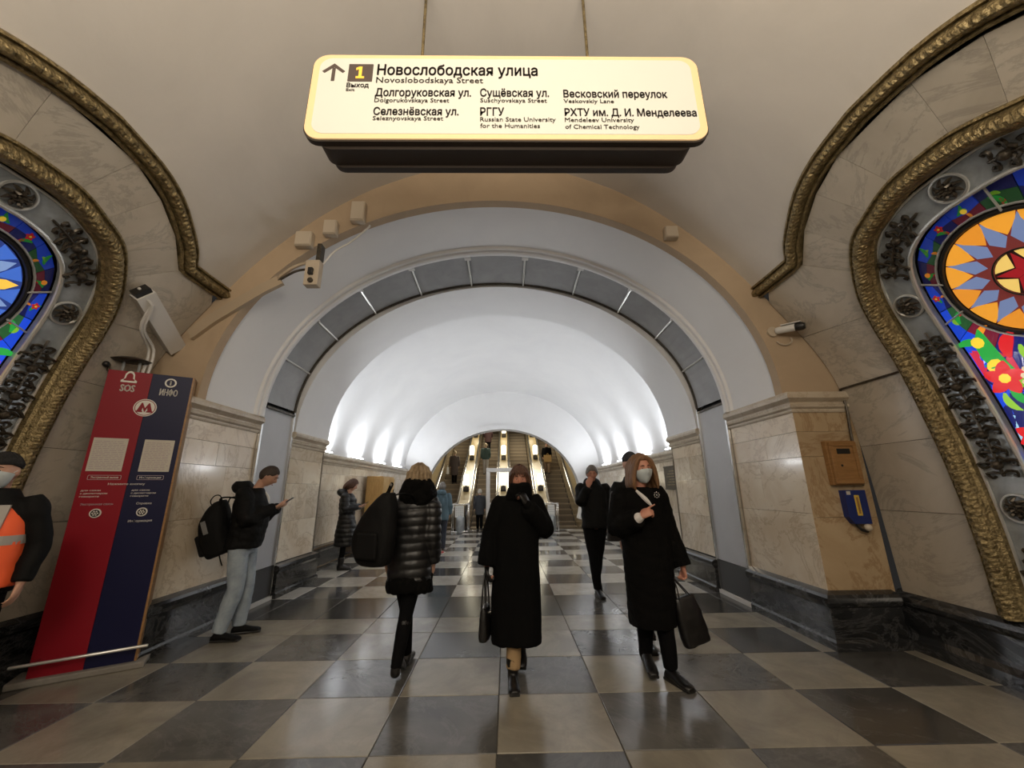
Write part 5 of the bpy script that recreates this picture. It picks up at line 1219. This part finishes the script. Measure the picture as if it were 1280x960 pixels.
garment('fur_hood', T, FUR, [loft([(1.37, -.03, -.0, .155, .13), (1.43, -.04, .0, .175, .145), (1.50, -.045, .0, .165, .145), (1.56, -.045, .01, .140, .14), (1.595, -.045, .01, .11, .12)], 26, 2.1)], .009, 1, ((.010, 40, (1, 1, 1)), (.004, 90, (1, 1, 1))))
blob('leggings', [leg(J, s, .082, .058, .045) for s in 'LR'], .010, TRO, T, 2)
shoes(T, J, LEA, .25, .045, .38, 'tall_boot', .043)
B = thing('backpack', 'large rounded black backpack slung on the left shoulder of the blond woman', 'bag', (-.80 - .235, 3.50, .90), math.radians(-20))
blob('pack', [loft([(0, .02, 0, .10, .06), (.04, 0, 0, .165, .09), (.2, -.01, 0, .195, .11), (.38, .03, 0, .16, .10), (.5, .07, 0, .105, .085), (.58, .10, .01, .055, .05)], 24, 2.3)], .009, NYL, B, 2, ((.006, 22, (1, 1, 1)),))
mk('haul_loop', *tube([(.07, 0, .55), (.10, 0, .60), (.125, 0, .655), (.14, 0, .645), (.115, 0, .59), (.10, .0, .54)], .008, 8, 4), NYL, B, True); mk('buckle', *disc((.131, -.008, .645), .012, -.004, 12, 'y'), M_chr, B)
mk('shoulder_strap', *tube([(.10, .03, .54), (.17, .10, .57), (.22, .22, .53), (.20, .33, .36)], .016, 8, 4, flat=.4), NYL, B, True)
mk('pocket', *bevbox((-.10, -.125, .06), (.11, -.09, .27), .02), NYL, B)

# ---------- 3 the masked woman, right
J = dict(head=(-.04, -.04, 1.655), neck=(-.055, .0, 1.49), shL=(.105, .0, 1.435), shR=(-.235, .0, 1.435), elL=(.185, .03, 1.10), wrL=(.25, -.01, .84), elR=(-.29, -.02, 1.16), wrR=(-.15, -.235, 1.265),
         hipL=(.03, 0, .92), hipR=(-.13, 0, .92), knL=(.03, -.03, .50), anL=(.05, -.03, .088), knR=(-.09, .06, .50), anR=(-.085, .16, .115), ftL=(.35, 0), ftR=(-.05, .25))
T, M = person('woman in a surgical mask and black fur coat walking forward with shoulder-length auburn hair', (1.33, 3.64, 0), 0, J, SK2, headpose=(.12, .02, -.06), hscale=1.03, handspec={'R': ((.75, -.25, .45), (.3, .6, -.5), 1, .75, 1.05, .08, .5, [.12, .85, 1.0, 1.1]), 'L': ((.1, -.05, -1), (-1, 0, 0), 1, 1.0)}, female=True)
mask_on(T, M)
cap_hair(T, M, HAU, .72, -.2, -.9, .024, .003, seed=5)
parts = []
r = random.Random(4)
for s in (-1, 1):
    for k in range(7):
        y0 = -.055 + .024 * k; x0 = .052 + .008 * math.sin(k); P = [(s * (.010 + .004 * k), y0 * .6 - .035, .115), (s * .066, y0 - .015, .07), (s * (.096 + .004 * (k % 2)), y0, -.03), (s * (.105 + .008 * r.random()), y0 + .005, -.12), (s * (.095 + .012 * r.random()), y0 + .01, -.165)]
        parts.append(tube([M @ Vector(p) for p in P], [.012, .019, .022, .019, .008], 8, 4))
for k in range(7):
    x = -.075 + .025 * k; parts.append(tube([M @ Vector((x * .5, .03, .12)), M @ Vector((x, .095, .04)), M @ Vector((x * 1.1, .105, -.08)), M @ Vector((x * 1.15, .09, -.17))], [.02, .028, .028, .012], 8, 4))
blob('long_hair', parts, .0065, HAU, T, 1, ((.002, 160, (1, 1, .15)),))
body = [loft([(.395, -.045, .02, .175, .16), (.41, -.045, .02, .185, .17), (.7, -.04, .01, .20, .165), (.95, -.045, 0, .205, .16), (1.2, -.06, 0, .205, .15), (1.36, -.065, 0, .20, .14), (1.44, -.065, .0, .185, .115), (1.49, -.062, 0, .13, .09), (1.51, -.06, 0, .08, .08)], 28, 2.3), sleeve(J, 'R', .09, .098, .078, over=.12), sleeve(J, 'L', .088, .085, .078)]
garment('fur_coat', T, FUR, body, .011, 2, ((.010, 14, (1, 1, .3)), (.004, 70, (1, 1, 1))))
V, F = tube([(-.12, -.10, 1.47), (-.06, -.135, 1.40), (-.02, -.145, 1.35)], [.012, .02, .01], 8, 3); mk('white_scarf', V, F, mat('white_cloth', (.6, .58, .56), .8), T, True)
V, F = tube([(-.19, -.20, 1.235), (-.155, -.235, 1.262)], [.048, .040], 12, smooth_path=False); mk('white_cuff', V, F, mat('white_cloth', (.6, .58, .56), .8), T, True)
mb = MB()
for i in range(8): a = 2 * PI * i / 8; mb.add(ball((.035 + .022 * math.cos(a), -.150, 1.435 + .022 * math.sin(a)), .006, 8, 5))
mb.add(ball((.035, -.152, 1.435), .008, 8, 5)); mb.build('brooch', M_chr, T, True)
blob('trousers', [leg(J, 'L', .095, .072, .058, over=.98), leg(J, 'R', .095, .072, .056, over=.98)], .010, TRO, T, 2, ((.004, 30, (1, 1, .5)),))
shoes(T, J, LEA, .27, .048, 0, 'shoe')
Bt = thing('tote_bag', 'black tote bag with thin handles hanging from the masked woman\'s hand', 'bag', (1.33 + .285, 3.60, .27), math.radians(12)); Bt.rotation_euler[1] = math.radians(-13)
blob('bag_body', [loft([(0, .0, 0, .105, .05), (.02, 0, 0, .12, .058), (.2, -.005, 0, .115, .055), (.32, .0, 0, .095, .035), (.36, .0, 0, .085, .02)], 24, 3.0)], .007, LEA, Bt, 2, ((.004, 30, (1, 1, 1)),))
for sy in (-1, 1): mk('handle', *tube([(-.06, sy * .02, .34), (-.045, sy * .015, .46), (-.07, 0, .555), (-.015, sy * .015, .47), (.06, sy * .02, .34)], .005, 6, 5), LEA, Bt, True)

# ---------- 4 the man with the hand at his face
J = dict(head=(.0, -.05, 1.715), neck=(.01, .0, 1.56), shL=(.20, .0, 1.50), shR=(-.18, .0, 1.50), elL=(.245, .03, 1.22), wrL=(.23, -.02, .98), elR=(-.21, -.13, 1.30), wrR=(-.10, -.21, 1.52),
         hipL=(.10, 0, .96), hipR=(-.08, 0, .96), knL=(.04, .06, .52), anL=(.03, .24, .13), knR=(-.04, -.02, .50), anR=(-.01, -.03, .09), ftL=(0, .5), ftR=(.1, 0))
T, M = person('man in black hooded jacket and trousers holding one hand to his face', (1.39, 6.23, 0), 0, J, SK2, .009, headpose=(-.1, .28, 0), handspec={'R': ((.35, -.02, .9), (.2, .9, 0), 1, .35, 1.1), 'L': ((0, 0, -1), (-1, 0, 0), 1, .6)})
cap_hair(T, M, HGR, .55, .1, -.6, .016, .002, seed=6)
garment('jacket', T, NYL, [loft([(.92, .02, 0, .20, .145), (.94, .02, 0, .205, .15), (1.15, .02, 0, .20, .15), (1.35, .015, 0, .21, .15), (1.48, .012, 0, .20, .125), (1.54, .01, 0, .13, .10), (1.57, .01, 0, .08, .08)], 26, 2.3), sleeve(J, 'L', .085, .075, .06), sleeve(J, 'R', .085, .078, .06)], .012, 2, ((.008, 26, (1, 1, 1)),))
garment('hood', T, NYL, [loft([(1.50, .01, .03, .135, .11), (1.56, .01, .04, .14, .12), (1.62, .01, .06, .12, .10), (1.65, .01, .07, .08, .06)], 22, 2.1)], .010, 2)
blob('trousers', [leg(J, s, .10, .075, .06, over=1.0) for s in 'LR'], .012, TRO, T, 2, ((.005, 30, (1, 1, .5)),)); shoes(T, J, LEA, .28, .05)

# ---------- 5 the man with the backpack, looking at his phone (facing right)
J = dict(head=(.0, -.125, 1.675), neck=(.0, -.03, 1.53), shL=(.185, .03, 1.475), shR=(-.185, .03, 1.475), elL=(.22, -.05, 1.21), wrL=(.07, -.255, 1.32), elR=(-.22, -.03, 1.20), wrR=(-.055, -.25, 1.32),
         hipL=(.09, .02, .93), hipR=(-.09, .04, .93), knL=(.10, -.03, .50), anL=(.11, -.01, .09), knR=(-.09, .01, .50), anR=(-.10, .10, .09), ftL=(.1, 0), ftR=(-.15, 0))
a5 = math.radians(104)
T, M = person('man in light blue jeans and black hooded jacket looking down at his phone', (-2.87, 4.76, 0), a5, J, SK, .0075, headpose=(0, .55, 0), lips=True, handspec={'L': ((-.35, -.85, .25), (-.3, .1, .9), -1, .65), 'R': ((.35, -.85, .25), (.3, .1, .9), 1, .65)})
cap_hair(T, M, mat('short_brown_hair', (.035, .022, .015), .6, bump=.5, bscale=120), .60, .22, -.55, .011, .0012, seed=7)
garment('jacket', T, NYL, [loft([(.90, .0, .03, .20, .165), (.93, 0, .025, .21, .175), (1.1, 0, .0, .21, .175), (1.3, 0, .0, .215, .175), (1.44, 0, .02, .20, .14), (1.51, 0, .01, .14, .11), (1.54, 0, .0, .085, .085)], 26, 2.3), sleeve(J, 'L', .09, .085, .06), sleeve(J, 'R', .09, .085, .06)], .011, 2, ((.009, 24, (1, 1, 1)), (.003, 60, (1, 1, 1))))
garment('hood', T, NYL, [loft([(1.47, 0, .06, .12, .11), (1.52, 0, .10, .13, .12), (1.58, 0, .13, .115, .10), (1.62, 0, .13, .08, .07)], 22, 2.1)], .010, 2, ((.006, 30, (1, 1, 1)),))
mk('shirt_collar', *tube([(.03, -.10, 1.50), (.01, -.15, 1.44), (.0, -.17, 1.38)], [.008, .012, .004], 8, 3), mat('white_cloth', (.6, .58, .56), .8), T, True)
blob('jeans', [leg(J, s, .105, .082, .068, over=.99) for s in 'LR'] + [loft([(.84, 0, .03, .155, .12), (.98, 0, .03, .165, .125)], 20, 2.3)], .010, JEAN, T, 2, ((.006, 34, (1, 1, .8)),)); shoes(T, J, NYL, .28, .05)
R5 = Matrix.Translation((-2.87, 4.76, 0)) @ Matrix.Rotation(a5, 4, 'Z')
q = R5 @ Vector((.005, -.36, 1.385)); phone_on('black phone held in both hands of the man with the backpack', tuple(q), a5, math.radians(-35))
B = thing('backpack', 'black backpack with a grey reflective patch on the back of the man in jeans', 'bag', tuple(R5 @ Vector((0, .20, .84))), a5); B.rotation_euler[0] = math.radians(-22)
blob('pack', [loft([(0, 0, .03, .12, .09), (.03, 0, .03, .155, .125), (.2, 0, .03, .165, .15), (.38, 0, .0, .16, .145), (.50, 0, -.05, .13, .10), (.57, 0, -.09, .08, .05)], 24, 2.8)], .009, NYL, B, 2, ((.005, 22, (1, 1, 1)),))
mk('haul_loop', *tube([(0, -.01, .53), (0, .0, .60), (.0, -.05, .645), (0, -.10, .63), (0, -.11, .57)], .006, 8, 4), NYL, B, True)
mk('pocket', *bevbox((-.11, .13, .05), (.11, .195, .28), .025), NYL, B)
for s in (-1, 1): mk('shoulder_strap', *tube([(s * .10, -.12, .52), (s * .13, -.16, .58), (s * .14, -.30, .50), (s * .14, -.34, .28)], .014, 8, 4, flat=.4), NYL, B, True)
mk('reflective_patch', *bevbox((-.176, .03, .26), (-.163, .075, .40), .004), mat('grey_patch', (.16, .16, .16), .5), B); mk('side_strap', *tube([(-.08, .02, .0), (-.085, .02, -.06), (-.08, .02, -.11)], .007, 6, 3, flat=.5), NYL, B)

# ---------- 6 the worker in the orange vest, left edge
J = dict(head=(.01, -.04, 1.655), neck=(.0, .0, 1.50), shL=(.20, .0, 1.43), shR=(-.20, .0, 1.43), elL=(.27, .03, 1.16), wrL=(.26, -.03, .915), elR=(-.27, .03, 1.16), wrR=(-.26, -.03, .91),
         hipL=(.09, 0, .93), hipR=(-.09, 0, .93), knL=(.10, -.02, .50), anL=(.11, .0, .09), knR=(-.10, -.02, .50), anR=(-.11, .0, .09), ftL=(.15, 0), ftR=(-.15, 0))
T, M = person('worker in an orange reflective vest, black knitted hat and face mask beside the column', (-3.51, 2.9, 0), math.radians(24), J, SK, .0085, headpose=(0, .05, 0))
mask_on(T, M)
def lo_(az): return .42 if abs(az) < 1 else .42 - .25 * min(1, (abs(az) - 1))
V, F = shell(M, -PI, PI, lo_, lambda a: PI / 2, .0, .022, 60, 14, .0012, 9); mk('knitted_hat', V, F, mat('black_knit', (.012, .011, .011), .9, bump=.6, bscale=120), T, True)
garment('jacket', T, NYL, [loft([(.86, 0, 0, .20, .15), (1.0, 0, 0, .205, .155), (1.25, 0, 0, .21, .155), (1.41, 0, 0, .20, .125), (1.48, 0, 0, .13, .10), (1.54, 0, 0, .09, .09)], 26, 2.3), sleeve(J, 'L', .076, .066, .055), sleeve(J, 'R', .076, .066, .055)], .012, 2, ((.004, 24, (1, 1, 1)),))
garment('vest', T, HIV, [loft([(.90, 0, -.002, .218, .172), (1.05, 0, -.002, .220, .172), (1.25, 0, -.002, .217, .170), (1.36, 0, -.002, .195, .155), (1.42, 0, -.002, .165, .128)], 26, 2.5)], .012, 2, ((.005, 20, (1, 1, 1)),))
for z in (1.20, ): mk('reflective_band', *loft([(z - .03, 0, -.002, .2235, .1785), (z + .03, 0, -.002, .2235, .1765)], 30, 2.5, 1), REF, T)
for s in (-1, 1): mk('reflective_strap', *obox((s * .115, -.176, 1.22), (s * .118, -.120, 1.43), (.028, 0, 0), (0, .006, 0)), REF, T)
mk('id_card', *bevbox((.05, -.190, 1.20), (.13, -.182, 1.28), .003), mat('white_cloth', (.6, .58, .56), .8), T)
blob('trousers', [leg(J, s, .10, .078, .065) for s in 'LR'], .013, TRO, T, 2); shoes(T, J, LEA, .28, .05)

# ---------- 7 the woman in the long puffer coat by the left wall (facing right)
J = dict(head=(.0, -.045, 1.605), neck=(.0, .0, 1.46), shL=(.16, .03, 1.39), shR=(-.16, .03, 1.39), elL=(.20, -.01, 1.14), wrL=(.06, -.22, 1.18), elR=(-.20, .0, 1.14), wrR=(-.06, -.22, 1.18),
         hipL=(.08, 0, .88), hipR=(-.08, 0, .88), knL=(.07, .03, .48), anL=(.07, .07, .09), knR=(-.07, .0, .48), anR=(-.07, .02, .09))
T, M = person('woman in a knee-length black quilted coat standing by the left passage wall with a phone', (-3.18, 8.42, 0), math.radians(96), J, SK, .010, headpose=(0, .4, 0), eyes=False, handspec={'L': ((-.3, -.9, .1), (0, 0, 1), -1, .5), 'R': ((.3, -.9, .1), (0, 0, 1), 1, .5)})
cap_hair(T, M, HB, .6, -.4, -1.0, .024, .003, seed=8)
mk('hair_tail', *tube([M @ Vector((0, .09, .03)), M @ Vector((0, .115, -.08)), M @ Vector((0, .09, -.18))], [.04, .045, .02], 10, 4), HB, T, True)
garment('quilted_coat', T, PUF, [loft([(.43, 0, -.01, .175, .20), (.46, 0, -.01, .19, .215), (.75, 0, -.01, .19, .20), (.95, 0, .0, .17, .16), (1.05, 0, .01, .165, .15), (1.3, 0, .01, .185, .165), (1.38, 0, .02, .17, .13), (1.45, 0, .01, .08, .08)], 26, 2.2), sleeve(J, 'L', .085, .08, .06), sleeve(J, 'R', .085, .08, .06)], .013, 1, ((.004, 30, (1, 1, 1)),), quilt(.085, .011))
garment('hood', T, PUF, [loft([(1.38, 0, .06, .12, .11), (1.43, 0, .11, .14, .12), (1.50, 0, .13, .13, .11), (1.54, 0, .13, .08, .07)], 20, 2.1)], .012, 2)
blob('leggings', [leg(J, s, .08, .055, .04) for s in 'LR'], .012, TRO, T, 2); shoes(T, J, LEA, .26, .05, .12, 'boot', .048)
R7 = Matrix.Translation((-3.18, 8.42, 0)) @ Matrix.Rotation(math.radians(96), 4, 'Z'); phone_on('phone in the hands of the woman by the left passage wall', tuple(R7 @ Vector((0, -.33, 1.235))), math.radians(96), math.radians(-30))

# ---------- 8 the person hidden behind the masked woman
J = dict(head=(-.02, -.03, 1.745), neck=(.0, .0, 1.58), shL=(.19, .0, 1.50), shR=(-.17, .0, 1.50), elL=(.22, .03, 1.22), wrL=(.20, -.03, .98), elR=(-.20, .03, 1.22), wrR=(-.19, -.03, .98),
         hipL=(.09, 0, .97), hipR=(-.07, 0, .97), knL=(.05, .05, .53), anL=(.05, .20, .13), knR=(-.03, -.03, .52), anR=(-.02, -.05, .09), ftL=(0, .5))
T, M = person('tall person in a dark knitted cap mostly hidden behind the masked woman', (1.44, 4.35, 0), 0, J, SK, .010)
V, F = shell(M, -PI, PI, lambda a: .25, lambda a: PI / 2, .0, .020, 60, 14, .001, 9); mk('knitted_cap', V, F, mat('slate_knit', (.025, .027, .035), .9, bump=.6, bscale=120), T, True)
garment('jacket', T, NYL, [loft([(.92, .01, 0, .18, .14), (1.15, .01, 0, .18, .14), (1.35, .01, 0, .19, .14), (1.48, .01, 0, .18, .12), (1.56, .0, 0, .12, .10), (1.62, 0, 0, .085, .085)], 26, 2.3), sleeve(J, 'L', .078, .07, .058), sleeve(J, 'R', .078, .07, .058)], .013, 2, ((.007, 24, (1, 1, 1)),))
blob('trousers', [leg(J, s, .09, .07, .058) for s in 'LR'], .013, TRO, T, 2); shoes(T, J, LEA, .27, .048)
handbag('grey shoulder bag of the person behind the masked woman', (1.44 - .27, 4.22, .98), .2, .16, .22, .08, .26, mat('grey_bag', (.02, .018, .018), .5))

# ---------- far figures
def simple(label, loc, rz, H, top, bottom, hair, hem=.80, group=None, hoodie=None, skin=SK, bag=None, hem_r=.19, armsup=False, vox=.014, legmat=None, female=False):
    s = H / 1.7; Z = lambda *p: tuple(q * s for q in p)
    J = dict(head=Z(0, -.03, 1.585), neck=Z(0, 0, 1.43), shL=Z(.18, 0, 1.37), shR=Z(-.18, 0, 1.37), elL=Z(.22, .02, 1.12), elR=Z(-.22, .02, 1.12), wrL=Z(.21, -.07, .90), wrR=Z(-.21, -.07, .90), hipL=Z(.09, 0, .88), hipR=Z(-.09, 0, .88),
             knL=Z(.08, -.06, .48), anL=Z(.08, -.09, .088 / s), knR=Z(-.08, .02, .48), anR=Z(-.08, .10, .10 / s), ftR=(0, .2))
    if armsup: J['elR'] = Z(-.22, -.10, 1.15); J['wrR'] = Z(-.26, -.30, 1.05)
    J['anL'] = (J['anL'][0], J['anL'][1], .088); J['anR'] = (J['anR'][0], J['anR'][1], .10)
    T, M = person(label, loc, rz, J, skin, vox, group=group, eyes=False, hscale=s)
    cap_hair(T, M, hair, .58, .0, -.7, .018, .002)
    garment('coat', T, top, [loft([tuple(q * s for q in r_) for r_ in ((hem, 0, 0, hem_r, .14), (hem + .02, 0, 0, hem_r + .005, .15), (1.0, 0, 0, .19, .145), (1.2, 0, 0, .20, .145), (1.35, 0, 0, .19, .12), (1.42, 0, 0, .12, .09), (1.46, 0, 0, .07, .07))], 22, 2.3), sleeve(J, 'L', .078 * s, .07 * s, .056 * s), sleeve(J, 'R', .078 * s, .07 * s, .056 * s)], vox, 2, ((.007, 24, (1, 1, 1)),))
    if hoodie: garment('hood', T, hoodie, [loft([tuple(q * s for q in r_) for r_ in ((1.38, 0, .05, .12, .10), (1.44, 0, .07, .13, .11), (1.50, 0, .08, .11, .09), (1.52, 0, .08, .07, .06))], 18, 2.1)], vox, 1)
    blob('trousers', [leg(J, q, .095 * s, .072 * s, .06 * s) for q in 'LR'], vox, bottom, T, 2); shoes(T, J, LEA, .27, .048)
    return T
TEAL = mat('teal_coat', (.075, .13, .165), .7, bump=.2, bscale=60); DKB = mat('navy_trousers', (.02, .025, .04), .8)
simple('man in a blue-grey hooded jacket walking away toward the escalators', (-1.60, 10.5, 0), PI, 1.68, TEAL, DKB, HGR, .76, hoodie=TEAL)
simple('white-haired man in a dark grey coat waiting before the second escalator', (-.95, 15.45, 0), PI, 1.50, mat('charcoal_coat', (.035, .038, .045), .8), TRO, mat('white_hair', (.55, .52, .46), .6), .66)
def on_step(y): n = int((y - (EY0 + .25)) / .4); yy = EY0 + .25 + .4 * n; return yy + .2, ez(yy + .2) + .004
y_, z_ = on_step(20.4); simple('rider in a long brown-grey coat on the leftmost escalator', (lanes[0] + .02, y_, z_), PI, 1.66, mat('brown_coat', (.06, .045, .04), .8), TRO, mat('fair_hair', (.35, .28, .18), .6), .45)
bx = thing('shopping_bag', 'white shopping bag beside the rider on the leftmost escalator', 'bag', (lanes[0] - .32, y_ - .02, z_ + .50)); mk('bag_body', *loft([(0, 0, 0, .07, .10), (.02, 0, 0, .075, .11), (.30, 0, 0, .06, .10), (.34, 0, 0, .02, .09)], 16, 3.5, 2), M_sheet, bx, True); mk('handle', *tube([(0, -.05, .33), (0, -.03, .42), (0, .03, .42), (0, .05, .33)], .006, 6, 3), M_sheet, bx)
y_, z_ = on_step(21.0); simple('rider in a dark green jacket and pale trousers on the second escalator', (lanes[1] - .12, y_, z_), PI, 1.66, mat('green_jacket', (.02, .045, .04), .7), mat('pale_trousers', (.32, .30, .28), .8), mat('fair_hair', (.35, .28, .18), .6), .82, armsup=False)
y_, z_ = on_step(23.6); simple('dark-clothed rider highest on the second escalator', (lanes[1] - .10, y_, z_), PI, 1.70, mat('maroon_coat', (.035, .012, .012), .8), TRO, HDK, .60)
y_, z_ = on_step(21.2); simple('rider in a black coat facing forward on the rightmost escalator', (lanes[3] - .22, y_, z_), 0, 1.66, BLK, mat('beige_stockings', (.40, .28, .18), .7), HDK, .72)
pb = thing('paper_bag', 'tan paper bag carried by the rider on the rightmost escalator', 'bag', (lanes[3] - .20, y_ - .26, z_ + .62)); mk('bag_body', *bevbox((-.20, -.06, 0), (.20, .06, .36), .01), mat('kraft_paper', (.50, .32, .12), .7), pb)
for s in (-.05, .05): mk('handle', *tube([(-.06, s, .35), (-.03, s, .43), (.03, s, .43), (.06, s, .35)], .006, 6, 3), mat('kraft_paper', (.50, .32, .12), .7), pb)
